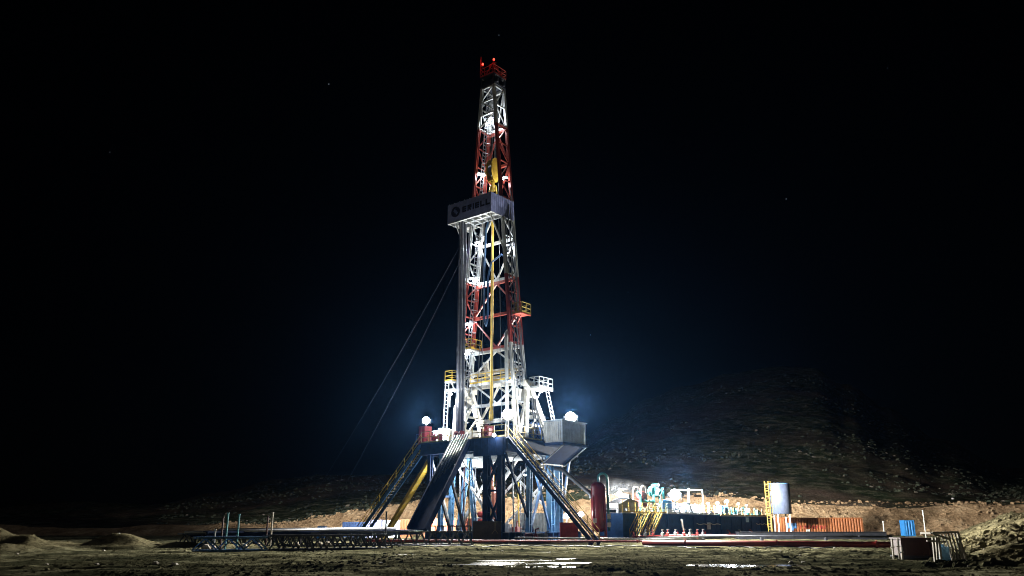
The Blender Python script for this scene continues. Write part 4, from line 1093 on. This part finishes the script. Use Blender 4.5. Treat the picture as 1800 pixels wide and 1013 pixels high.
# long dark red pipelines in front, across the yard
def yard_pipe(label, pts, r, mat, cat='pipeline'):
    b = MB(); b.tube(pts, r, 12)
    t = thing('pipeline', label, cat, tuple(pts[0]), WM, 'pipelines across the yard')
    b.build('pipe', M[mat], t, True)
    b = MB(); s = MB()
    a, c = Vector(pts[0]), Vector(pts[-1]); n = int((c - a).length / 3.2)
    for i in range(1, n):
        q = a.lerp(c, i / n)
        d = (c - a).normalized()
        if i % 2: b.tube([q - d * .06, q + d * .06], r * 1.35, 12)
        else: s.box(q.x - .12, q.x + .12, q.y - .3, q.y + .3, -.08, q.z - r * .8)
    b.build('flange', M[mat], t); s.build('sleeper', M['dark'], t)
    return t
yard_pipe('thick dark red pipe across the yard on the right', [(at(1130, 66), 66, .28), (at(1635, 58), 58, .30)], .21, 'dred')
yard_pipe('thin rusty pipe running past the rig front', [(at(640, 70), 70, .35), (at(1260, 69), 69, .32)], .09, 'dred')
yard_pipe('thin grey pipe behind the rusty one', [(at(905, 73), 73, .55), (at(1240, 71), 71, .42)], .07, 'steel')
yard_pipe('thin dark pipe in front of the orange container', [(at(1230, 92), 92, .45), (at(1570, 88), 88, .4)], .1, 'dark')
t = skid_box('dark_skid', 'low long dark steel skid in front of the orange container', 'steel skid', 1300, 1560, 97, .75, 1.2, 'dark')

# generator box, barrels, rig-front equipment
t = skid_box('generator', 'olive canvas covered generator in front of the rig', 'generator', 831, 880, 75.5, 1.85, 1.8, 'olive')
Xg = at(870, 75.4)
b = MB(); b.bar((Xg, 75.4, 1.8), (Xg, 75.4, 1.2), .06); b.bar((Xg, 75.4, 1.2), (Xg - .28, 75.4, .85), .06); b.bar((Xg, 75.4, 1.2), (Xg + .28, 75.4, .85), .06); b.build('sling', M['dkyel'], t)
for px, Y, lab in ((889, 75, 'dark blue barrel right of the generator'), (901, 76.2, 'second dark blue barrel right of the generator'), (912, 75.4, 'third dark blue barrel right of the generator')):
    X = at(px, Y); t = thing('barrel', lab, 'barrel', (X, Y, 0), WM, 'barrels by the generator')
    MB().tube([(X, Y, -.02), (X, Y, .3), (X, Y, .32), (X, Y, .34), (X, Y, .6), (X, Y, .62), (X, Y, .64), (X, Y, .95)], [.29, .29, .31, .29, .29, .31, .29, .29], 16).build('drum_shell', M['navy'], t)
    MB().tube([(X, Y, .951), (X, Y, .97)], .27, 16).build('lid', M['steel'], t)
for px, Y, h, m_, lab in ((934, 77, 1.2, 'dred', 'small red pump skid before the blue legs'), (952, 78, .95, 'steel', 'small grey pump skid before the blue legs')):
    X = at(px, Y); t = thing('pump_skid', lab, 'pump', (X, Y, 0), WM)
    MB().box(X - .7, X + .7, Y - .4, Y + .4, -.02, .22).build('skid', M['dark'], t)
    MB().tube([(X - .6, Y, .6), (X - .55, Y, .6), (X + .1, Y, .6), (X + .15, Y, .6)], [.2, .32, .32, .15], 14).build('motor', M[m_], t)
    MB().tube([(X + .15, Y, .55), (X + .25, Y, .55), (X + .55, Y, .55), (X + .6, Y, .55)], [.12, .3, .3, .1], 14).tube([(X + .4, Y, .6), (X + .4, Y, h), (X + .7, Y, h + .1)], .08, 8).build('pump_body', M[m_], t)
# open racks left of the generator
t = thing('pipe_basket', 'dark open steel basket below the pipe ramp', 'steel basket', (at(790, 77), 77, 0), WM)
Xa, Xb = at(752, 77), at(826, 77); b = MB()
for z in (.35, .95, 1.5):
    for Y in (77, 78.6): b.bar((Xa, Y, z), (Xb, Y, z), .09)
for x in np.linspace(Xa, Xb, 7): b.bar((x, 77, 0), (x, 77, 1.5), .08); b.bar((x, 78.6, 0), (x, 78.6, 1.5), .08)
b.build('frame', M['dark'], t)

# ================================================================== CATWALK AND PIPE RACKS
cwk = thing('catwalk', 'long flat steel catwalk leading to the pipe ramp', 'catwalk', (-20, .3, 0))
b = MB(); b.box(-30.5, -9.3, -.9, 1.6, 1.12, 1.2); b.ibeam((-30.5, -.8, .95), (-9.3, -.8, .95), .2, .34); b.ibeam((-30.5, 1.5, .95), (-9.3, 1.5, .95), .2, .34); b.build('deck', M['rampnavy'], cwk)
for x in np.arange(-30, -9.5, 2.5):
    b = MB(); b.bar((x, -.8, 0), (x, -.8, .8), .15); b.bar((x, 1.5, 0), (x, 1.5, .8), .15); b.bar((x, -.8, .12), (x, 1.5, .12), .12); b.build('trestle', M['dark'], cwk)
for k in range(7):
    y = -.7 + k * .33
    single(MB().tube([(-29.5 + k * .3, y, 1.3), (-12.5 - k * .4, y, 1.3)], .085, 8), 'racked_pipe', M['pipe'], 'grey drill pipe lying on the catwalk', 'drill pipe', (-20, y, 1.2), group='pipes lying on the catwalk', smooth=True)
def truss(label, A, B, h, depth, mat, group='pipe rack trusses in the foreground', n=None):
    A = Vector(A); B = Vector(B); d = (B - A).normalized(); L = (B - A).length; nv = Vector((-d.y, d.x, 0))
    t = thing('pipe_rack', label, 'pipe rack', tuple(A), WM, group)
    n = n or round(L / .95)
    for s in (0, depth):
        o = nv * s
        MB().bar(A + o + Vector((0, 0, h)), B + o + Vector((0, 0, h)), .16, .13).build('top_beam', M[mat], t)
        MB().bar(A + o + Vector((0, 0, .08)), B + o + Vector((0, 0, .08)), .16, .13).build('bottom_beam', M[mat], t)
    first = None; seg = (B - A) / n
    for i in range(n):
        q = A + seg * i
        if first is None:
            b = MB()
            for s in (0, depth):
                o = nv * s
                b.bar(q + o + Vector((0, 0, .14)), q + o + seg * .5 + Vector((0, 0, h - .06)), .07)
                b.bar(q + o + seg * .5 + Vector((0, 0, h - .06)), q + o + seg + Vector((0, 0, .14)), .09)
            b.bar(q + Vector((0, 0, h)), q + nv * depth + Vector((0, 0, h)), .07)
            b.bar(q + Vector((0, 0, .1)), q + nv * depth + Vector((0, 0, .1)), .07)
            first = b.build('web_brace', M[mat], t)
        else:
            c = first.copy(); col.objects.link(c); c.parent = t; c.location = seg * i
    return t
def gp(px, Y, z=0): return (at(px, Y), Y, z)
truss('blue truss at the left end of the pipe racks', gp(345, 52), gp(470, 54.3), .86, 1.1, 'blue', n=3)
truss('longest black truss of the pipe racks', gp(474, 54.5), gp(690, 59), .95, 1.1, 'dark')
truss('black truss between the longest one and the generator', gp(560, 66), gp(832, 68), 1.08, 1.0, 'dark')
truss('far dark truss behind the left pipe racks', gp(318, 60), gp(560, 66.5), 1.0, 1.0, 'dark')
for k in range(5):
    Y = 58.6 + k * .42
    single(MB().tube([gp(322 + 5 * k, Y, 1.14), gp(620 + 9 * k, Y + 8.5, 1.3)], .085, 8), 'racked_pipe', M['pipe'], 'long pipe laid across the pipe racks', 'pipe', gp(470, Y, 1.1), WM, 'pipes across the racks', smooth=True)
for px, Y, z1, m_, lab in ((388, 57, 2.1, 'maroon', 'short red post on the pipe racks'), (396, 55.8, 2.35, 'teal', 'taller teal post on the pipe racks'), (416, 55.5, 2.25, 'teal', 'thin teal post right of the taller one'), (376, 54, 1.3, 'wood', 'short pale post at the left racks'),
                          (467, 62, 2.2, 'maroon', 'rusty post near the first black truss'), (475, 60, 2.45, 'wood', 'pale rusty post near the first black truss'), (677, 61, 2.5, 'dark', 'tall dark post in front of the ramp')):
    X = at(px, Y); b = MB(); b.tube([(X, Y, -.1), (X, Y, z1), (X, Y, z1 + .01), (X, Y, z1 + .06)], [.06, .06, .09, .09], 8); b.box(X - .14, X + .14, Y - .14, Y + .14, -.05, .05)
    single(b, 'rack_post', M[m_], lab, 'post', (X, Y, 0), WM, 'posts along the pipe racks')
for k, (px, Y) in enumerate(((362, 56), (372, 56.5), (428, 58), (455, 60), (520, 63), (560, 64.5), (575, 65))):
    X = at(px, Y); single(MB().tube([(X - .25, Y, .12), (X - .1, Y, .22), (X + .12, Y, .2), (X + .3, Y, .1)], [.1, .2, .18, .06], 8), 'sandbag', M['wood'], 'pale sack lying on the ground behind the racks', 'sack', (X, Y, 0), WM, 'sacks behind the pipe racks', smooth=True)

# ================================================================== RIGHT FOREGROUND: timber crate, dark red box, posts
CY = 39.0; CX0, CX1 = at(1640, CY), at(1688, CY)
t = thing('timber_crate', 'broken pale timber crate with leaning slats on the right', 'crate', ((CX0 + CX1) / 2, CY, 0), WM)
for k in range(4):
    b = MB(); x = CX0 + .78 + k * .165; b.bar((x + .22, CY + .1, 0), (x - .02, CY, 1.32 - .02 * k), .075, .03, (0, 1, 0)); b.build('slat', M['wood'], t); b = MB(); b.bar((x + .22, CY + 1.0, 0), (x, CY + 1.0, 1.3), .075, .03, (0, 1, 0)); b.build('slat', M['wood'], t)
b = MB()
for x, l in ((CX0, .05), (CX0 + .12, .08), (CX0 + .28, .02)): b.bar((x, CY, 0), (x + l, CY, 1.1), .09)
b.bar((CX0 - .25, CY, .95), (CX0 + .6, CY - .03, .9), .08); b.bar((CX0 + .05, CY + .02, 1.3), (CX1, CY + .02, 1.33), .09); b.bar((CX0 + .1, CY, 1.25), (CX0 + .8, CY, 1.02), .08)
b.bar((CX0, CY + 1, 1.25), (CX1, CY + 1, 1.3), .09); b.bar((CX0, CY, 1.28), (CX0, CY + 1, 1.28), .08); b.bar((CX1, CY, 1.3), (CX1, CY + 1, 1.3), .08); b.bar((CX1 + .05, CY, 0), (CX1 - .03, CY, 1.3), .08)
b.build('frame', M['wood'], t)
b = MB(); b.box(CX0 + .5, CX0 + .9, CY + .35, CY + .8, 0, .68); b.tube([(CX0 + .7, CY + .55, .68), (CX0 + .7, CY + .55, .78)], .08, 10)
single(b, 'jerrycan', M['ltblue'], 'pale blue canister inside the timber crate', 'canister', (CX0 + .7, CY + .5, 0), WM)
t = skid_box('tool_box', 'dark red steel box left of the timber crate', 'steel box', 1585, 1636, 43, .95, 1.2, 'maroon')
for px, Y, h, lab in ((1568, 42.5, .95, 'leftmost pale stake before the dark red box'), (1578, 42.2, 1.0, 'middle pale stake before the dark red box'), (1583, 41.5, .6, 'short pale stake before the dark red box')):
    X = at(px, Y); b = MB(); b.bar((X, Y, -.1), (X + .04, Y, h), .07); b.bar((X - .09, Y, h * .6), (X + .12, Y, h * .62), .05)
    single(b, 'stake', M['wood'], lab, 'stake', (X, Y, 0), WM, 'stakes by the dark red box')
for px, Y, h0, h, lab in ((205, 60, .1, 1.0, 'single white post in the dark on the left'), (1630, 88, .3, 3.0, 'thin pale post beside the blue hut'), (1557, 100, 0, 1.9, 'thin pale post right of the orange container')):
    X = at(px, Y); b = MB(); b.tube([(X, Y, -.2), (X + .03, Y, h), (X + .03, Y, h + .02), (X + .03, Y, h + .08)], [.06, .06, .1, .1], 8); b.box(X - .15, X + .15, Y - .15, Y + .15, -.1, .08)
    single(b, 'marker_post', M['white'], lab, 'post', (X, Y, 0), WM)
X = at(1687, 140); t = thing('survey_mark', 'small white sphere on a tripod on top of the earth bank', 'marker', (X, 140, 4.2), WM)
b = MB()
for a in range(3): q = R(120 * a + 20); b.bar((X + .5 * math.cos(q), 140 + .5 * math.sin(q), 4.2), (X, 140, 5.6), .07)
b.build('tripod', M['white'], t); MB().tube([(X, 140, 5.5), (X, 140, 5.6), (X, 140, 5.8), (X, 140, 5.9)], [.1, .22, .22, .1], 12).build('ball', M['white'], t)
for k, (pa, Ya, pb, Yb_, lab) in enumerate(((700, 63, 930, 66, 'black cable lying on the mud left of the generator'), (930, 67, 1180, 64, 'black cable lying on the mud before the red box'), (1190, 62, 1480, 60, 'black cable lying on the mud before the thick red pipe'))):
    pts = []
    for i in range(26):
        q = i / 25; Y = Ya + (Yb_ - Ya) * q + .9 * math.sin(i * .7 + k) + .4 * math.sin(i * 1.9); X = at(pa + (pb - pa) * q, Y); pts.append((X, Y, height(X, Y) + .04))
    single(MB().tube(pts, .05, 6), 'ground_cable', M['black'], lab, 'cable', pts[0], WM, smooth=True)
# debris heap: spare stones
for k in range(36):
    px = random.choice((random.uniform(1640, 1800), random.uniform(1300, 1650), random.uniform(0, 350), random.uniform(400, 1300)))
    Y = random.uniform(33, 60); X = at(px, Y); s = random.uniform(.05, .17)
    z = height(X, Y)
    b = MB(); pts = []
    n = 7; vs = []
    for i, (zz, rr) in enumerate(((-.3, .7), (.25, 1), (.75, .6))):
        for j in range(n): q = 2 * math.pi * j / n; r2 = rr * random.uniform(.75, 1.2); vs.append((X + math.cos(q) * s * r2, Y + math.sin(q) * s * r2, z + zz * s))
    fs = [(i * n + j, i * n + (j + 1) % n, (i + 1) * n + (j + 1) % n, (i + 1) * n + j) for i in range(2) for j in range(n)] + [tuple(range(2 * n, 3 * n))]
    b.add(vs, fs); single(b, 'stone', M['wood'], 'small pale stone lying on the muddy ground', 'stone', (X, Y, z), WM, 'stones scattered on the ground')

# loose clods, gravel and scrub: nobody could count them
def scatter(name, mat, n, pick, size, flat=.75):
    rs = np.random.RandomState(len(name) * 7 + n)
    base = np.array([(-.8, -.6, 0), (.9, -.5, 0), (.75, .7, 0), (-.6, .8, 0), (-.35, -.5, .75), (.5, -.2, .9), (.2, .5, .7), (-.5, .3, .85)])
    fcs = [(0, 1, 5, 4), (1, 2, 6, 5), (2, 3, 7, 6), (3, 0, 4, 7), (4, 5, 6), (4, 6, 7)]
    V = []; Fc = []
    k = 0
    while k < n:
        q = pick(rs)
        if q is None: continue
        X, Y = q; s = size(rs, X, Y); a = rs.rand() * 6.28
        v = base * (1 + .35 * (rs.rand(8, 3) - .5)) * s * np.array([1, 1, flat])
        c, d = math.cos(a), math.sin(a)
        z = height(X, Y) - .12 * s
        V += [(X + x * c - y * d, Y + x * d + y * c, z + zz) for x, y, zz in v]
        Fc += [tuple(i + k * 8 for i in f) for f in fcs]; k += 1
    me = bpy.data.meshes.new(name); me.from_pydata(V, [], Fc); me.materials.append(mat)
    o = bpy.data.objects.new(name, me); col.objects.link(o); o['kind'] = 'stuff'
def pick_yard(rs):
    Y = 28 + 45 * rs.rand() ** 1.3; X = (rs.rand() * 1.5 - .75) * Y
    for ppx, pY, a, b in PUD:
        if ((X - at(ppx, pY)) / a) ** 2 + ((Y - pY) / b) ** 2 < 1.1: return None
    if nz(X, Y * 1.2, .22, 61) + .5 * nz(X, Y, .9, 62) < rs.rand() * .5 - .12: return None
    return X, Y
scatter('soil_clods', mud, 9000, pick_yard, lambda r, X, Y: .015 + .12 * r.rand() ** 4)
def pick_near(rs):
    Y = 26 + 20 * rs.rand(); X = (rs.rand() * 1.4 - .7) * Y
    for ppx, pY, a, b in PUD:
        if ((X - at(ppx, pY)) / a) ** 2 + ((Y - pY) / b) ** 2 < 1.1: return None
    return X, Y
scatter('gravel', mud, 12000, pick_near, lambda r, X, Y: .012 + .05 * r.rand() ** 2)
def pick_heap(rs):
    Y = 34 + 60 * rs.rand(); X = Y * (.49 + .2 * rs.rand())
    return (X, Y) if nz(X, Y, .3, 63) > rs.rand() * .6 - .25 else None
scatter('heap_clods', mud, 3500, pick_heap, lambda r, X, Y: .06 + .30 * r.rand() ** 3)
def pick_bank(rs):
    Y = 124 + 12 * rs.rand(); return (rs.rand() * 1.1 - .35) * Y, Y
scatter('bank_rubble', clay, 3500, pick_bank, lambda r, X, Y: .10 + .45 * r.rand() ** 3)
def pick_hill(rs):
    Y = 134 + 190 * rs.rand() ** 1.2; X = (rs.rand() * 1.1 - .42) * Y
    return (X, Y) if nz(X * .5, Y, .05, 64) + .6 * nz(X, Y, .3, 65) > rs.rand() * .5 - .2 else None
rockm = paint('hill_rock', (.085, .073, .057), .3, (.10, .09, .07), .9)
scatter('hill_rocks', rockm, 1800, pick_hill, lambda r, X, Y: .1 + .45 * r.rand() ** 5)
scrubm = paint('hill_scrub', (.015, .02, .01), .3, (.045, .038, .022), .9)
scatter('hill_scrub', scrubm, 11000, pick_hill, lambda r, X, Y: .1 + .45 * r.rand() ** 4, .8)

# ================================================================== STEAM and HAZE
st = bpy.data.meshes.new('steam')
import bmesh
bmx = bmesh.new(); bmesh.ops.create_icosphere(bmx, subdivisions=3, radius=1)
for v in bmx.verts:
    n_ = noise.noise(v.co * 1.6) * .35
    v.co = Vector((v.co.x * 5.5, v.co.y * 2.2, v.co.z * 1.7)) * (1 + n_)
    v.co.z += v.co.x * -.22
bmx.to_mesh(st); bmx.free()
so = bpy.data.objects.new('steam', st); col.objects.link(so); so.location = rig(14.8, -5.6, 5.2); so['kind'] = 'stuff'
m, nt, out = new_mat('steam_vapour')
v_ = nt.nodes.new('ShaderNodeVolumePrincipled'); v_.inputs['Color'].default_value = (.9, .93, 1, 1)
n_ = nnode(nt, .45, 4, .6)
r_ = ramp(nt, n_.outputs[0], [(.42, (0, 0, 0)), (.78, (.11, .11, .11))])
tc_ = nt.nodes.new('ShaderNodeTexCoord'); mp_ = nt.nodes.new('ShaderNodeMapping'); mp_.inputs['Scale'].default_value = (1 / 5.2, 1 / 2.1, 1 / 1.7)
ln_ = nt.nodes.new('ShaderNodeVectorMath'); ln_.operation = 'LENGTH'
nt.links.new(tc_.outputs['Object'], mp_.inputs[0]); nt.links.new(mp_.outputs[0], ln_.inputs[0])
fd_ = ramp(nt, ln_.outputs['Value'], [(.1, (1, 1, 1)), (.85, (0, 0, 0))])
mu_ = nt.nodes.new('ShaderNodeMath'); mu_.operation = 'MULTIPLY'; nt.links.new(r_.outputs[0], mu_.inputs[0]); nt.links.new(fd_.outputs[0], mu_.inputs[1])
nt.links.new(mu_.outputs[0], v_.inputs['Density']); nt.links.new(v_.outputs[0], out.inputs['Volume'])
st.materials.append(m)

hz = MB(); hz.box(-460, 460, -70, 600, -14, 92)
ho = hz.build('haze', None if False else M['black']); ho['kind'] = 'stuff'
m, nt, out = new_mat('haze_air')
v_ = nt.nodes.new('ShaderNodeVolumePrincipled'); v_.inputs['Color'].default_value = (.15, .42, 1, 1); v_.inputs['Density'].default_value = .000018; v_.inputs['Anisotropy'].default_value = .86
nt.links.new(v_.outputs[0], out.inputs['Volume'])
ho.data.materials.clear(); ho.data.materials.append(m)

# tidy helper properties
for o in bpy.data.objects:
    if '_b' in o.keys(): del o['_b']
